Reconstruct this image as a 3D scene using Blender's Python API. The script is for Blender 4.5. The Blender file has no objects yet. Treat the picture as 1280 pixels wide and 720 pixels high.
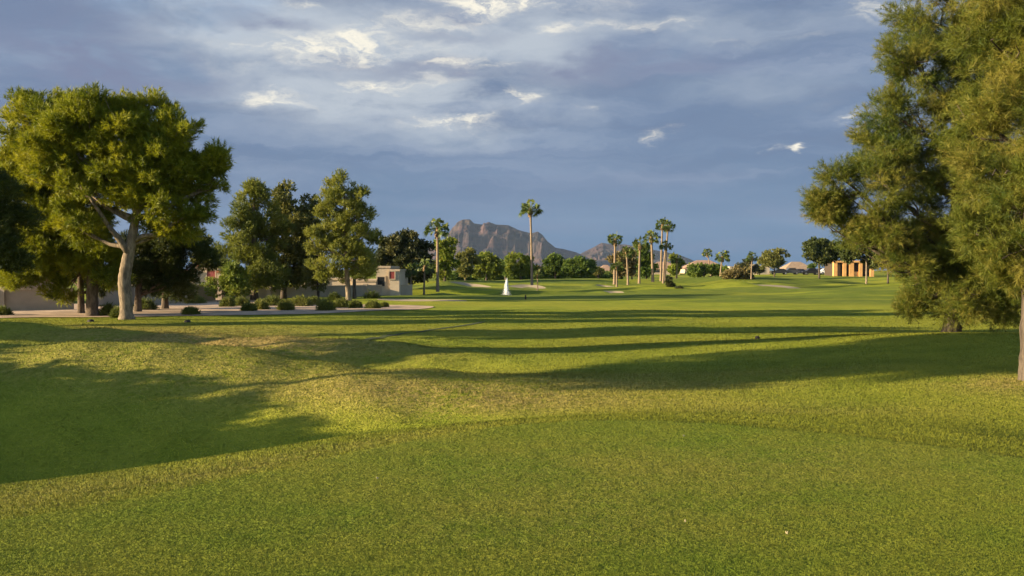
import bpy, math
import numpy as np

# ------------------------------------------------------------------ camera, sky, sun, exposure
sc = bpy.context.scene
COL = sc.collection
F, HY, CZ = 1204.0, 338.0, 1.65          # focal length and horizon row of the photograph, eye height

cam_d = bpy.data.cameras.new('camera')
cam_d.sensor_width = 36.0
cam_d.lens = 36.0 * F / 1280.0
cam_d.clip_start, cam_d.clip_end = 0.1, 30000
cam = bpy.data.objects.new('camera', cam_d)
cam.location = (0, 0, CZ)
cam.rotation_euler = (math.radians(90) - math.atan((360 - HY) / F), 0, 0)
COL.objects.link(cam)
sc.camera = cam

SUN_EL, SUN_AZ = 14.0, 11.0              # low on the left, a little behind the viewer
el, az = math.radians(SUN_EL), math.radians(SUN_AZ)
to_sun = np.array([-math.cos(el) * math.cos(az), -math.cos(el) * math.sin(az), math.sin(el)])
sun_d = bpy.data.lights.new('sun', 'SUN')
sun_d.energy = 5.0
sun_d.angle = math.radians(0.5)
sun_d.color = (1.0, 0.80, 0.50)
sun = bpy.data.objects.new('sun', sun_d)
from mathutils import Vector
sun.rotation_euler = Vector(-to_sun).to_track_quat('-Z', 'Y').to_euler()
sun.location = (-40, -10, 30)
COL.objects.link(sun)

vs = sc.view_settings
vs.view_transform = 'Standard'
vs.look = 'None'
vs.gamma = 1
vs.use_curve_mapping = False
vs.exposure = 1.7


class NT:
    """a tiny wrapper for writing node trees as expressions"""
    def __init__(self, tree):
        self.t = tree
        tree.nodes.clear()

    def n(self, typ, ins=None, **kw):
        nd = self.t.nodes.new(typ)
        for k, v in kw.items():
            setattr(nd, k, v)
        for k, v in (ins or {}).items():
            s = nd.inputs[k]
            if isinstance(v, bpy.types.NodeSocket):
                self.t.links.new(v, s)
            else:
                s.default_value = v
        return nd

    def m(self, op, a, b=0.0, c=0.0):
        return self.n('ShaderNodeMath', {0: a, 1: b, 2: c}, operation=op).outputs[0]

    def ss(self, x, lo, hi, a=0.0, b=1.0):
        return self.n('ShaderNodeMapRange', {0: x, 1: lo, 2: hi, 3: a, 4: b}, interpolation_type='SMOOTHSTEP').outputs[0]

    def mix(self, f, a, b, blend='MIX'):
        nd = self.n('ShaderNodeMix', data_type='RGBA', blend_type=blend)
        for i, v in ((0, f), (6, a), (7, b)):
            if isinstance(v, bpy.types.NodeSocket):
                self.t.links.new(v, nd.inputs[i])
            else:
                nd.inputs[i].default_value = v if i == 0 else (tuple(v) + (1,))[:4]
        return nd.outputs[2]

    def noise(self, vec, scale, detail=4, rough=0.55, dist=0.0):
        return self.n('ShaderNodeTexNoise', {'Vector': vec, 'Scale': scale, 'Detail': detail, 'Roughness': rough,
                                             'Distortion': dist}).outputs[0]

    def link(self, a, b):
        self.t.links.new(a, b)


world = bpy.data.worlds.new('World')
sc.world = world
world.use_nodes = True
w = NT(world.node_tree)
sky = w.n('ShaderNodeTexSky', sky_type='NISHITA', sun_disc=False, sun_elevation=el,
          sun_rotation=math.radians(270 - SUN_AZ), altitude=400, air_density=1.0, dust_density=1.5, ozone_density=2.0)
dirv = w.n('ShaderNodeTexCoord').outputs['Generated']
sep = w.n('ShaderNodeSeparateXYZ', {0: dirv})
dx, dy, dz = sep.outputs
RAD = 57.29578
azd = w.m('MULTIPLY', w.m('ARCTAN2', dx, dy), RAD)
eld = w.m('MULTIPLY', w.m('ARCSINE', dz), RAD)
dzc = w.m('ADD', w.m('MAXIMUM', dz, 0.0), 0.10)
plane = w.n('ShaderNodeCombineXYZ', {0: w.m('DIVIDE', dx, dzc), 1: w.m('DIVIDE', dy, dzc), 2: 0.0}).outputs[0]
ang = w.n('ShaderNodeCombineXYZ', {0: azd, 1: eld, 2: 0.0}).outputs[0]
n_big = w.noise(plane, 0.55, 5, 0.55, 0.4)
n_mid = w.noise(plane, 1.5, 6, 0.6, 0.6)
n_fine = w.noise(w.n('ShaderNodeVectorMath', {0: ang, 1: (0.12, 0.30, 0)}, operation='MULTIPLY').outputs[0], 1.6, 7, 0.62, 0.5)
n_soft = w.noise(w.n('ShaderNodeVectorMath', {0: ang, 1: (0.05, 0.22, 0)}, operation='MULTIPLY').outputs[0], 1.0, 4, 0.5, 0.3)
wz = w.n('ShaderNodeTexNoise', {'Vector': w.n('ShaderNodeVectorMath', {0: ang, 1: (0.16, 0.42, 0)}, operation='MULTIPLY').outputs[0], 'Scale': 1.0, 'Detail': 6,
                                'Roughness': .6}).outputs['Color']
wv = w.n('ShaderNodeVectorMath', {0: w.n('ShaderNodeVectorMath', {0: wz, 1: (.5, .5, .5)}, operation='SUBTRACT').outputs[0], 1: (9.0, 3.6, 0)}, operation='MULTIPLY').outputs[0]
ang_w = w.n('ShaderNodeVectorMath', {0: ang, 1: wv}, operation='ADD').outputs[0]
K = 7.5                                  # background strength is 0.1


def c10(r, g, b):
    return (r * K, g * K, b * K)


def blob(px, py, wx, wy, amp=1.0):
    """soft elliptical bank of cloud round one direction of the sky (given by the photograph's pixel), in degrees"""
    a0 = math.degrees(math.atan((px - 640) / F))
    e0 = math.degrees(math.atan((HY - py) / F * math.cos(math.radians(a0))))
    d = w.n('ShaderNodeVectorMath', {0: ang_w, 1: (a0, e0, 0)}, operation='SUBTRACT').outputs[0]
    d = w.n('ShaderNodeVectorMath', {0: d, 1: (F / RAD / wx, F / RAD / wy, 0)}, operation='MULTIPLY').outputs[0]
    ln = w.n('ShaderNodeVectorMath', {0: d}, operation='LENGTH').outputs['Value']
    return w.ss(ln, 1.0, 0.0, 0.0, amp)


def total(lst):
    r = lst[0]
    for q in lst[1:]:
        r = w.m('ADD', r, q)
    return r


# distant rain-grey cloud deck, bluer towards the horizon
low = w.ss(eld, 0.0, 9.0)
deck = w.mix(low, c10(0.034, 0.072, 0.132), c10(0.062, 0.092, 0.150))
deck = w.mix(w.ss(n_soft, 0.35, 0.70, 0.0, 0.45), deck, c10(0.092, 0.128, 0.190))
deck = w.mix(w.ss(n_big, 0.42, 0.62, 0.0, 0.45), deck, c10(0.064, 0.086, 0.142))
band = w.noise(w.n('ShaderNodeVectorMath', {0: ang_w, 1: (0.045, 0.50, 0)}, operation='MULTIPLY').outputs[0], 1.0, 6, .6, .3)
deck = w.mix(w.m('MULTIPLY', w.ss(eld, 2.5, 7.0), w.ss(band, .42, .70, 0, .55)), deck, c10(0.145, 0.172, 0.225))
deck = w.mix(w.m('MULTIPLY', w.ss(eld, 3.5, 9.0), w.ss(band, .50, .28, 0, .5)), deck, c10(0.062, 0.078, 0.125))
# thin bright veil and breaks of clear sky, higher up
veil_b = total([blob(300, 40, 230, 80, .85), blob(500, 70, 360, 100, .85), blob(700, 40, 260, 70, .55), blob(340, 125, 170, 40, .5),
                blob(540, 130, 300, 50, .55), blob(950, 30, 260, 40, .30), blob(960, 105, 200, 30, .30),
                blob(560, 160, 230, 34, .45), blob(460, -80, 500, 90, .6)])
veil = w.m('MULTIPLY', veil_b, w.ss(w.m('ADD', w.m('MULTIPLY', n_mid, .5), w.m('MULTIPLY', n_fine, .5)), 0.30, 0.56))
deck = w.mix(w.m('MINIMUM', veil, 0.9), deck, c10(0.215, 0.238, 0.265))
clear = w.m('MULTIPLY', blob(235, 12, 150, 40, 1.0), w.ss(n_mid, 0.35, 0.6))
deck = w.mix(w.m('MULTIPLY', clear, .55), deck, sky.outputs[0])
# dark bellies under the breaks
dark_b = total([blob(330, 30, 85, 18, .9), blob(90, 60, 190, 85, .75), blob(660, 88, 420, 20, .8), blob(430, 75, 60, 14, .5),
                blob(560, 45, 110, 16, .4), blob(180, 95, 180, 30, .5), blob(860, 70, 180, 20, .4), blob(560, 20, 90, 12, .5)])
dk = w.m('MULTIPLY', dark_b, w.ss(n_fine, 0.30, 0.58))
deck = w.mix(w.m('MINIMUM', dk, 0.9), deck, c10(0.082, 0.096, 0.150))
# sun-struck cream cloud edges
lit_b = total([blob(430, 58, 105, 34, 1.15), blob(610, 6, 90, 26, 1.2), blob(335, 64, 90, 20, .85), blob(440, 106, 110, 12, 1.1), blob(290, 85, 60, 10, .5),
               blob(345, 126, 80, 18, .9), blob(565, 152, 95, 17, 1.2), blob(640, 126, 48, 18, .9), blob(980, 187, 34, 13, 1.2),
               blob(835, 163, 34, 15, .6), blob(700, 12, 120, 26, .7), blob(590, 82, 90, 14, .75), blob(1090, 16, 60, 16, .8), blob(530, 62, 90, 16, .6),
               blob(730, 142, 44, 12, .6), blob(1058, 141, 28, 8, .9), blob(520, 30, 120, 20, .6), blob(800, 38, 130, 14, .55), blob(700, 45, 90, 12, .55),
               blob(470, -60, 160, 40, .8), blob(380, 3, 60, 10, .6), blob(960, 45, 120, 10, .4), blob(500, 100, 160, 10, .5)])
n_rag = w.noise(w.n('ShaderNodeVectorMath', {0: ang_w, 1: (0.30, 0.85, 0)}, operation='MULTIPLY').outputs[0], 1.0, 8, .68, .6)
lm = w.m('MULTIPLY', w.m('MINIMUM', lit_b, 1.25), w.ss(n_rag, 0.33, 0.70))
deck = w.mix(w.ss(lm, 0.0, 0.9, 0, 0.95), deck, c10(0.42, 0.395, 0.33))
# away from the storm (towards the sun and overhead) the clear sky shows
back = w.ss(dy, 0.05, -0.35)
deck = w.mix(w.m('MULTIPLY', back, .8), deck, sky.outputs[0])
deck = w.mix(w.ss(eld, 25, 55, 0, .5), deck, sky.outputs[0])
bg = w.n('ShaderNodeBackground', {'Color': deck, 'Strength': 0.1})
w.link(bg.outputs[0], w.n('ShaderNodeOutputWorld').inputs[0])


# ------------------------------------------------------------------ mesh helpers
def tag(o, label=None, cat=None, group=None, kind=None):
    for k, v in (('label', label), ('category', cat), ('group', group), ('kind', kind)):
        if v:
            o[k] = v
    return o


def empty(name, loc, label, cat, group=None, rz=0.0):
    o = bpy.data.objects.new(name, None)
    o.empty_display_size = 0.3
    o.location = loc
    o.rotation_euler = (0, 0, rz)
    COL.objects.link(o)
    return tag(o, label, cat, group)


def np_mesh(name, V, loops, sizes, mat, parent=None, smooth=False, attrs=None, mats=None, midx=None):
    me = bpy.data.meshes.new(name)
    V = np.ascontiguousarray(V, dtype=np.float32)
    loops = np.ascontiguousarray(loops, dtype=np.int32).ravel()
    sizes = np.ascontiguousarray(sizes, dtype=np.int32)
    me.vertices.add(len(V))
    me.vertices.foreach_set('co', V.ravel())
    me.loops.add(len(loops))
    me.loops.foreach_set('vertex_index', loops)
    me.polygons.add(len(sizes))
    st = np.concatenate(([0], np.cumsum(sizes)[:-1])).astype(np.int32)
    me.polygons.foreach_set('loop_start', st)
    me.polygons.foreach_set('loop_total', sizes)
    me.polygons.foreach_set('use_smooth', np.full(len(sizes), bool(smooth)))
    for m_ in (mats or [mat]):
        me.materials.append(m_)
    if midx is not None:
        me.polygons.foreach_set('material_index', np.asarray(midx, dtype=np.int32))
    for k, v in (attrs or {}).items():
        if np.ndim(v) == 2:
            a = me.attributes.new(k, 'FLOAT_VECTOR', 'POINT')
            a.data.foreach_set('vector', np.ascontiguousarray(v, dtype=np.float32).ravel())
            continue
        a = me.attributes.new(k, 'FLOAT', 'POINT')
        a.data.foreach_set('value', np.ascontiguousarray(v, dtype=np.float32))
    me.update(calc_edges=True)
    o = bpy.data.objects.new(name, me)
    COL.objects.link(o)
    if parent:
        o.parent = parent
    return o


class MB:
    """collects shapes, then links them as one mesh object"""
    def __init__(self):
        self.v, self.f, self.n = [], [], 0

    def add(self, V, faces):
        self.v.append(np.asarray(V, float))
        for q in faces:
            self.f.append([i + self.n for i in q])
        self.n += len(V)

    def box(self, x0, x1, y0, y1, z0, z1):
        self.add([(x, y, z) for z in (z0, z1) for y in (y0, y1) for x in (x0, x1)],
                 [(0, 2, 3, 1), (4, 5, 7, 6), (0, 1, 5, 4), (2, 6, 7, 3), (0, 4, 6, 2), (1, 3, 7, 5)])

    def prism(self, pts, y0, y1):
        """outline in x,z swept along y"""
        n = len(pts)
        V = [(x, y0, z) for x, z in pts] + [(x, y1, z) for x, z in pts]
        self.add(V, [tuple(range(n))[::-1], tuple(range(n, 2 * n))] + [(i, (i + 1) % n, (i + 1) % n + n, i + n) for i in range(n)])

    def tube(self, pts, rad, n=8, cap=True, jit=0.0, rng=None):
        pts = np.asarray(pts, float)
        rad = np.asarray(rad, float)
        d = np.gradient(pts, axis=0)
        d /= np.linalg.norm(d, axis=1)[:, None] + 1e-9
        ref = np.array([1.0, 0, 0]) if abs(d[0][0]) < .8 else np.array([0, 1.0, 0])
        V = []
        for p, t, r in zip(pts, d, rad):
            u = np.cross(t, ref); u /= np.linalg.norm(u) + 1e-9
            v = np.cross(t, u)
            for k in range(n):
                a = 2 * math.pi * k / n
                rr = r * (1 + (rng.uniform(-jit, jit) if rng is not None and jit else 0))
                V.append(p + rr * (u * math.cos(a) + v * math.sin(a)))
        m = len(pts)
        fs = [(i * n + k, i * n + (k + 1) % n, (i + 1) * n + (k + 1) % n, (i + 1) * n + k) for i in range(m - 1) for k in range(n)]
        if cap:
            fs += [tuple(range(n))[::-1], tuple((m - 1) * n + k for k in range(n))]
        self.add(V, fs)

    def cyl_y(self, x, y0, y1, z, r, n=16):
        a = np.linspace(0, 2 * math.pi, n, endpoint=False)
        self.prism([(x + r * math.cos(t), z + r * math.sin(t)) for t in a], y0, y1)

    def build(self, name, mat, parent=None, smooth=False):
        V = np.concatenate(self.v)
        sizes = [len(q) for q in self.f]
        loops = [i for q in self.f for i in q]
        return np_mesh(name, V, loops, sizes, mat, parent, smooth)


def unit(a):
    return a / (np.linalg.norm(a, axis=-1, keepdims=True) + 1e-9)


def ssx(x, lo, hi):
    t = np.clip((x - lo) / (hi - lo), 0, 1)
    return t * t * (3 - 2 * t)


# ------------------------------------------------------------------ terrain
TEE = np.array([(-5.9, 2.2), (-5.0, 4.2), (-3.55, 6.2), (-2.75, 7.0), (-2.03, 7.9), (-1.4, 8.85), (-.65, 9.75), (.0, 10.3), (.7, 10.6), (1.4, 10.65), (2.2, 10.4),
                (3.3, 9.75), (4.4, 8.7), (5.2, 7.4), (5.7, 5.5), (5.9, 2), (5.8, -5), (4.5, -8.5), (1, -10), (-3, -9.5), (-5.6, -6), (-6.2, -2)])


def tee_sd(X, Y):
    """signed distance to the tee's edge, negative inside; only worked out near the tee"""
    sd = np.full(X.shape, 60.0)
    near = (np.abs(X) < 30) & (np.abs(Y) < 32)
    x, y = X[near], Y[near]
    d = np.full(x.shape, 1e9)
    inside = np.zeros(x.shape, bool)
    n = len(TEE)
    for i in range(n):
        ax, ay = TEE[i]
        bx, by = TEE[(i + 1) % n]
        ex, ey = bx - ax, by - ay
        t = np.clip(((x - ax) * ex + (y - ay) * ey) / (ex * ex + ey * ey), 0, 1)
        d = np.minimum(d, (x - ax - t * ex) ** 2 + (y - ay - t * ey) ** 2)
        c = ((ay > y) != (by > y)) & (x < ex * (y - ay) / (ey if abs(ey) > 1e-9 else 1e-9) + ax)
        inside ^= c
    d = np.sqrt(d)
    sd[near] = np.where(inside, -d, d)
    return sd


YK = [-400, -60, -20, 0, 8, 11, 14, 18, 22, 30, 40, 60, 90, 112, 130, 160, 200, 260, 400, 12000]
ZK = [-.6, -.6, -.4, -.35, -.30, -.30, -.40, -.48, -.60, -.76, -.86, -.90, -.95, -.95, -.78, -.68, -.34, .72, 1.05, 1.1]
_yt = np.linspace(-400, 460, 8601)
_zt = np.interp(_yt, YK, ZK)
_k = np.hanning(61); _k /= _k.sum()
_zt = np.convolve(np.pad(_zt, 30, mode='edge'), _k, 'valid')


def gauss(X, Y, cx, cy, sa, sb, ang, amp):
    c, s = math.cos(math.radians(ang)), math.sin(math.radians(ang))
    u = (X - cx) * c + (Y - cy) * s
    v = -(X - cx) * s + (Y - cy) * c
    return amp * np.exp(-.5 * ((u / sa) ** 2 + (v / sb) ** 2))


# (x, y, sigma along, sigma across, angle of the long axis, height)
MOUNDS = [
    (-7.5, 12.4, 4.4, 2.0, -4, -1.05),      # shaded hollow left of the tee
    (-3.2, 13.0, 3.2, 1.4, 8, -.25),
    (-10.0, 18.9, 6.0, 1.35, -10, .72),      # its far rim
    (-10.5, 22.2, 6.5, 1.3, -6, -.50),
    (-12.0, 26.6, 7.5, 1.7, -7, .62),      # second rim
    (-3.5, 24.0, 3.5, 1.6, -25, .12),
    (13.0, 22.0, 5.5, 8.0, 20, .72),       # rise under the pines on the right
    (8.3, 9.4, 1.7, 2.2, 0, -.8),         # dip beside the tee's right edge
    (-17.5, 25.0, 3.2, 2.6, 0, .7), (-9.5, 17.0, 2.0, 1.2, 20, .16), (-5.2, 18.6, 1.6, 1.2, 35, .14), (-2.0, 16.2, 1.5, .9, 20, .10), (-7.5, 21.5, 1.6, 1.4, 40, .16),
    (-34, 60, 14, 9, 0, .12),
    (6, 142, 10, 5, 0, 1.0), (24, 150, 9, 5, 6, .8), (-12, 138, 8, 4, -5, .8), (40, 150, 9, 5, 0, .95), (54, 176, 9, 6, -6, .55),
    (72, 166, 8, 5, 5, .5), (92, 190, 12, 7, 0, .4), (58, 128, 10, 5, 4, .6), (26, 122, 7, 4, 0, .5), (-25, 125, 9, 6, 0, .5),
    (38, 112, 10, 3.5, 5, .40), (14, 98, 9, 2.6, 4, .26), (34, 92, 11, 3.0, 3, .30), (60, 100, 12, 4, 3, .45), (18, 82, 9, 2.0, 2, .14), (38, 76, 12, 2.4, 2, .16),
    (-17, 112, 8, 4, 0, .45), (-8, 94, 7, 2.4, 0, .18),
]
_mr = np.random.default_rng(99)
for _ in range(46):
    yy_ = _mr.uniform(96, 185)
    MOUNDS.append((_mr.uniform(-.10, .50) * yy_, yy_, _mr.uniform(2.5, 5.0), _mr.uniform(2.0, 5), _mr.uniform(-15, 15), _mr.uniform(.15, .42)))



def ground(X, Y):
    X = np.asarray(X, float); Y = np.asarray(Y, float)
    base = np.interp(Y, _yt, _zt)
    for g in MOUNDS:
        base = base + gauss(X, Y, *g)
    base = base + .035 * np.sin(X * .55 + .3 * Y + 1.0) * np.sin(Y * .42 - .2 * X) * ssx(Y, 12, 20)
    rg = ssx(X, 2.0, -3.0) * ssx(Y, 9, 12) * (1 - ssx(Y, 32, 46))
    base = base + rg * (.035 * np.sin(X * 3.1 + 1.7 * np.sin(Y * .9)) * np.sin(Y * 2.3 + X * .7) + .03 * np.sin(X * 1.7 - Y * 1.1 + 2 * np.sin(X * .6)) + .012 * np.sin(X * 7.3 + Y * 2.9) * np.sin(Y * 5.1 - X * 2.2))
    far = ssx(np.hypot(X, Y), 60, 140) * (1 - ssx(np.hypot(X, Y), 500, 1500))
    base = base + far * .12 * (np.sin(X * .09 + 1.3) * np.sin(Y * .11) + .6 * np.sin(X * .21 + Y * .13))
    # pond
    pd = ((X - 1.5) / 15.0) ** 2 + ((Y - 105.5) / 6.0) ** 2
    base = base - .8 * (1 - ssx(pd, .5, 1.25))
    sd = tee_sd(X, Y)
    s = ssx(sd, .9, 4.6)
    z = base * s + (1 - s) * (-.055 * ssx(sd, -.02, .16) - .12 * ssx(sd, .1, 1.6))
    return z


def gz(x, y):
    return float(ground(np.array([x]), np.array([y]))[0])


def pt(px, Y):
    """the spot on the ground in column px of the photograph, Y metres away"""
    x = (px - 640) / F * Y
    return (x, Y, gz(x, Y))


def zrow(py, Y):
    return CZ - (py - HY) * Y / F


# ------------------------------------------------------------------ materials
def new_mat(name):
    m_ = bpy.data.materials.new(name)
    m_.use_nodes = True
    return m_, NT(m_.node_tree)


def finish(nt, shader):
    nt.link(shader, nt.n('ShaderNodeOutputMaterial').inputs[0])


def attr(nt, name):
    return nt.n('ShaderNodeAttribute', attribute_name=name).outputs['Fac']


def plain(name, col, rough=.8, var=.25, scale=3.0, bump=.0, metal=0.0, bscale=20, spec=.3):
    m_, t = new_mat(name)
    co = t.n('ShaderNodeTexCoord').outputs['Object']
    nz = t.noise(co, scale, 5, .6)
    c = t.mix(t.ss(nz, .3, .7), tuple(x * (1 - var) for x in col), tuple(min(1, x * (1 + var)) for x in col))
    p = t.n('ShaderNodeBsdfPrincipled', {'Base Color': c, 'Roughness': rough, 'Metallic': metal, 'Specular IOR Level': spec})
    if bump:
        b = t.n('ShaderNodeBump', {'Height': t.noise(co, bscale, 4, .6), 'Strength': bump, 'Distance': .02})
        t.link(b.outputs[0], p.inputs['Normal'])
    finish(t, p.outputs[0])
    return m_


def leaf_mat(name, c0, c1, c2, trans=.25, rough=.6):
    """c0..c2: leaf colours picked by the clump's own tint"""
    m_, t = new_mat(name)
    tint = attr(t, 'tint')
    co = t.n('ShaderNodeTexCoord').outputs['Object']
    f = t.m('ADD', tint, t.m('MULTIPLY', t.m('SUBTRACT', t.noise(co, 1.2, 3), .5), .6))
    c = t.mix(t.ss(f, .0, .55), c0, c1)
    c = t.mix(t.ss(f, .5, 1.0), c, c2)
    p = t.n('ShaderNodeBsdfPrincipled', {'Base Color': c, 'Roughness': rough, 'Specular IOR Level': .25})
    tr = t.n('ShaderNodeBsdfTranslucent', {'Color': c})
    mx = t.n('ShaderNodeMixShader', {0: trans, 1: p.outputs[0], 2: tr.outputs[0]})
    finish(t, mx.outputs[0])
    return m_


def bark_mat(name, c0, c1, zs=.25):
    m_, t = new_mat(name)
    co = t.n('ShaderNodeTexCoord').outputs['Object']
    mp = t.n('ShaderNodeVectorMath', {0: co, 1: (1, 1, zs)}, operation='MULTIPLY').outputs[0]
    nz = t.noise(mp, 9, 6, .65, .5)
    n2 = t.noise(co, 1.4, 3)
    c = t.mix(t.ss(nz, .35, .65), c0, c1)
    c = t.mix(t.ss(n2, .45, .75, 0, .5), c, tuple(x * .6 for x in c0))
    p = t.n('ShaderNodeBsdfPrincipled', {'Base Color': c, 'Roughness': .9, 'Specular IOR Level': .15})
    b = t.n('ShaderNodeBump', {'Height': nz, 'Strength': .8, 'Distance': .05})
    t.link(b.outputs[0], p.inputs['Normal'])
    finish(t, p.outputs[0])
    return m_


def grass_colour(t, co, dry, tee):
    big = t.noise(co, .09, 4, .55)
    mid = t.noise(co, .7, 5, .6)
    fine = t.noise(co, 9.0, 5, .7)
    a = t.mix(t.ss(mid, .32, .68), (.145, .180, .011), (.225, .248, .020))
    a = t.mix(t.ss(big, .38, .62, 0, .6), a, (.250, .242, .022))
    teec = t.mix(t.ss(mid, .30, .70), (.122, .168, .012), (.178, .192, .018))
    a = t.mix(tee, a, teec)
    dryc = t.mix(t.ss(fine, .35, .65), (.200, .150, .036), (.340, .245, .085))
    d = t.m('MULTIPLY', dry, t.ss(t.m('ADD', t.m('MULTIPLY', mid, .5), t.m('MULTIPLY', fine, .5)), .32, .52))
    a = t.mix(d, a, dryc)
    a = t.mix(t.ss(fine, .40, .72, 0, .16), a, t.mix(.5, a, (.34, .31, .06)))
    a = t.mix(t.ss(fine, .60, .30, 0, .2), a, (.075, .115, .010))
    return a, fine


M = {}
m_, t = new_mat('lawn')
geo = t.n('ShaderNodeNewGeometry')
co = geo.outputs['Position']
c, fine = grass_colour(t, co, attr(t, 'dry'), attr(t, 'tee'))
pos = t.n('ShaderNodeSeparateXYZ', {0: co}).outputs
# longer, greener rough between the mown fairways further out
rgh = t.noise(t.n('ShaderNodeVectorMath', {0: co, 1: (.022, .075, 0)}, operation='MULTIPLY').outputs[0], 1.0, 4, .55, .8)
rgf = t.m('MULTIPLY', t.ss(rgh, .46, .54), t.ss(pos[1], 64, 78))
c = t.mix(t.m('MULTIPLY', rgf, .85), c, t.mix(t.ss(t.noise(co, .9, 5, .65), .3, .7), (.070, .105, .012), (.120, .150, .020)))
p = t.n('ShaderNodeBsdfPrincipled', {'Base Color': c, 'Roughness': .9, 'Specular IOR Level': .1})
bh = t.m('ADD', t.m('MULTIPLY', t.noise(co, 26, 3, .7), 1.0), t.m('MULTIPLY', t.noise(co, 5, 3, .6), 1.2))
b = t.n('ShaderNodeBump', {'Height': bh, 'Strength': 1.0, 'Distance': .035})
t.link(b.outputs[0], p.inputs['Normal'])
finish(t, p.outputs[0])
M['lawn'] = m_

m_, t = new_mat('grass_blades')
co = t.n('ShaderNodeNewGeometry').outputs['Position']
c, fine = grass_colour(t, co, attr(t, 'dry'), attr(t, 'tee'))
tint = attr(t, 'tint')
c = t.mix(t.ss(tint, .6, 1.0, 0, .22), c, (.36, .33, .07))
c = t.mix(t.ss(tint, .45, .0, 0, .28), c, (.075, .125, .010))
gn = t.n('ShaderNodeAttribute', attribute_name='turf').outputs['Vector']
nm = t.n('ShaderNodeMix', data_type='VECTOR')
nm.inputs[0].default_value = .74
t.link(t.n('ShaderNodeNewGeometry').outputs['Normal'], nm.inputs[4])
t.link(gn, nm.inputs[5])
nn_ = t.n('ShaderNodeVectorMath', {0: nm.outputs[1]}, operation='NORMALIZE').outputs[0]
p = t.n('ShaderNodeBsdfPrincipled', {'Base Color': c, 'Roughness': .7, 'Specular IOR Level': .15, 'Normal': nn_})
tr = t.n('ShaderNodeBsdfTranslucent', {'Color': c})
finish(t, t.n('ShaderNodeMixShader', {0: .12, 1: p.outputs[0], 2: tr.outputs[0]}).outputs[0])
M['blades'] = m_

M['gravel'] = plain('desert_gravel', (.38, .270, .180), .95, .3, .8, .5, bscale=14)
M['sand'] = plain('bunker_sand', (.34, .265, .165), .95, .12, .5, .3, bscale=9)
M['bank'] = plain('rough_bank', (.12, .14, .022), .95, .4, 1.2, .6, bscale=9)
M['seam'] = plain('turf_seam', (.040, .055, .010), .95, .3, 3, .5)
M['pine_l'] = leaf_mat('pine_needles', (.100, .130, .009), (.205, .222, .010), (.310, .300, .014), .34)
M['pine_dark'] = leaf_mat('dark_pine_needles', (.030, .046, .009), (.055, .072, .011), (.095, .105, .016), .18)  # darker copy of the needles, with the left pines' shade in the colour
M['pine_r'] = leaf_mat('olive_pine_needles', (.046, .076, .010), (.108, .124, .013), (.190, .168, .028), .27)
M['pine_m'] = leaf_mat('soft_pine_needles', (.095, .120, .020), (.175, .192, .026), (.250, .250, .038), .33)
M['leaf_dark'] = leaf_mat('dark_leaves', (.022, .032, .010), (.044, .052, .014), (.105, .098, .026), .15)
M['leaf_mid'] = leaf_mat('mid_green_leaves', (.060, .105, .018), (.100, .150, .022), (.150, .190, .028), .25)
M['leaf_dk'] = leaf_mat('deep_green_leaves', (.034, .050, .013), (.062, .080, .017), (.100, .110, .024), .18)
M['leaf_light'] = leaf_mat('light_green_leaves', (.095, .135, .018), (.150, .190, .022), (.230, .240, .030), .28)
M['leaf_olive'] = leaf_mat('olive_leaves', (.085, .095, .024), (.135, .140, .030), (.200, .185, .042), .25)
M['leaf_twig'] = leaf_mat('twiggy_leaves', (.100, .085, .032), (.150, .120, .045), (.190, .155, .055), .15)
M['shrub'] = leaf_mat('shrub_leaves', (.075, .100, .018), (.140, .160, .026), (.210, .205, .040), .25)
M['frond'] = leaf_mat('palm_fronds', (.035, .060, .012), (.065, .095, .016), (.120, .135, .022), .2, .45)
M['skirt'] = plain('dead_fronds', (.20, .13, .065), .9, .3, 6)
M['bark_pale'] = bark_mat('pale_bark', (.11, .086, .062), (.27, .21, .148))
M['bark_dark'] = bark_mat('dark_bark', (.060, .045, .033), (.135, .100, .070))
M['bark_grey'] = bark_mat('grey_bark', (.048, .038, .030), (.105, .083, .063))
M['bark_red'] = bark_mat('red_bark', (.16, .085, .055), (.30, .17, .11))
M['bark_palm'] = bark_mat('palm_bark', (.16, .115, .078), (.30, .22, .145), 3.0)
M['stucco'] = plain('tan_stucco', (.42, .33, .235), .9, .12, .7, .2)
M['stucco_pale'] = plain('pale_stucco', (.45, .365, .265), .9, .1, .7, .2)
M['stucco_pink'] = plain('pink_stucco', (.40, .26, .185), .9, .12, .7, .2)
M['stucco_orange'] = plain('orange_stucco', (.62, .33, .12), .9, .12, .7, .2)
M['block'] = plain('block_wall', (.31, .25, .185), .9, .14, .6, .3)
M['tile_red'] = plain('red_roof_tile', (.38, .15, .085), .85, .25, 2.0, .5)
M['tile_tan'] = plain('tan_roof_tile', (.29, .185, .125), .85, .18, 1.2, .5)
M['tile_brown'] = plain('brown_roof_tile', (.27, .19, .125), .85, .2, 1.2, .5)
M['glass'] = plain('dark_window_glass', (.02, .022, .028), .12, .1, 1, spec=.6)
M['door_red'] = plain('red_panel', (.22, .045, .04), .6, .1, 2)
M['opening_shade'] = plain('dark_opening_shade', (.05, .035, .025), .8, .2, 5)  # dark colour that paints the shade inside the pillared openings
M['white_paint'] = plain('white_paint', (.80, .79, .76), .35, .03, 1, spec=.5)
M['black_paint'] = plain('black_paint', (.018, .018, .021), .3, .1, 1, spec=.5)
M['grey_paint'] = plain('grey_paint', (.07, .075, .085), .3, .1, 1, .0, .3, spec=.5)
M['blue_paint'] = plain('blue_paint', (.03, .04, .075), .3, .1, 1, spec=.5)
M['rubber'] = plain('tyre_rubber', (.02, .02, .02), .9, .1, 5)
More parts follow.
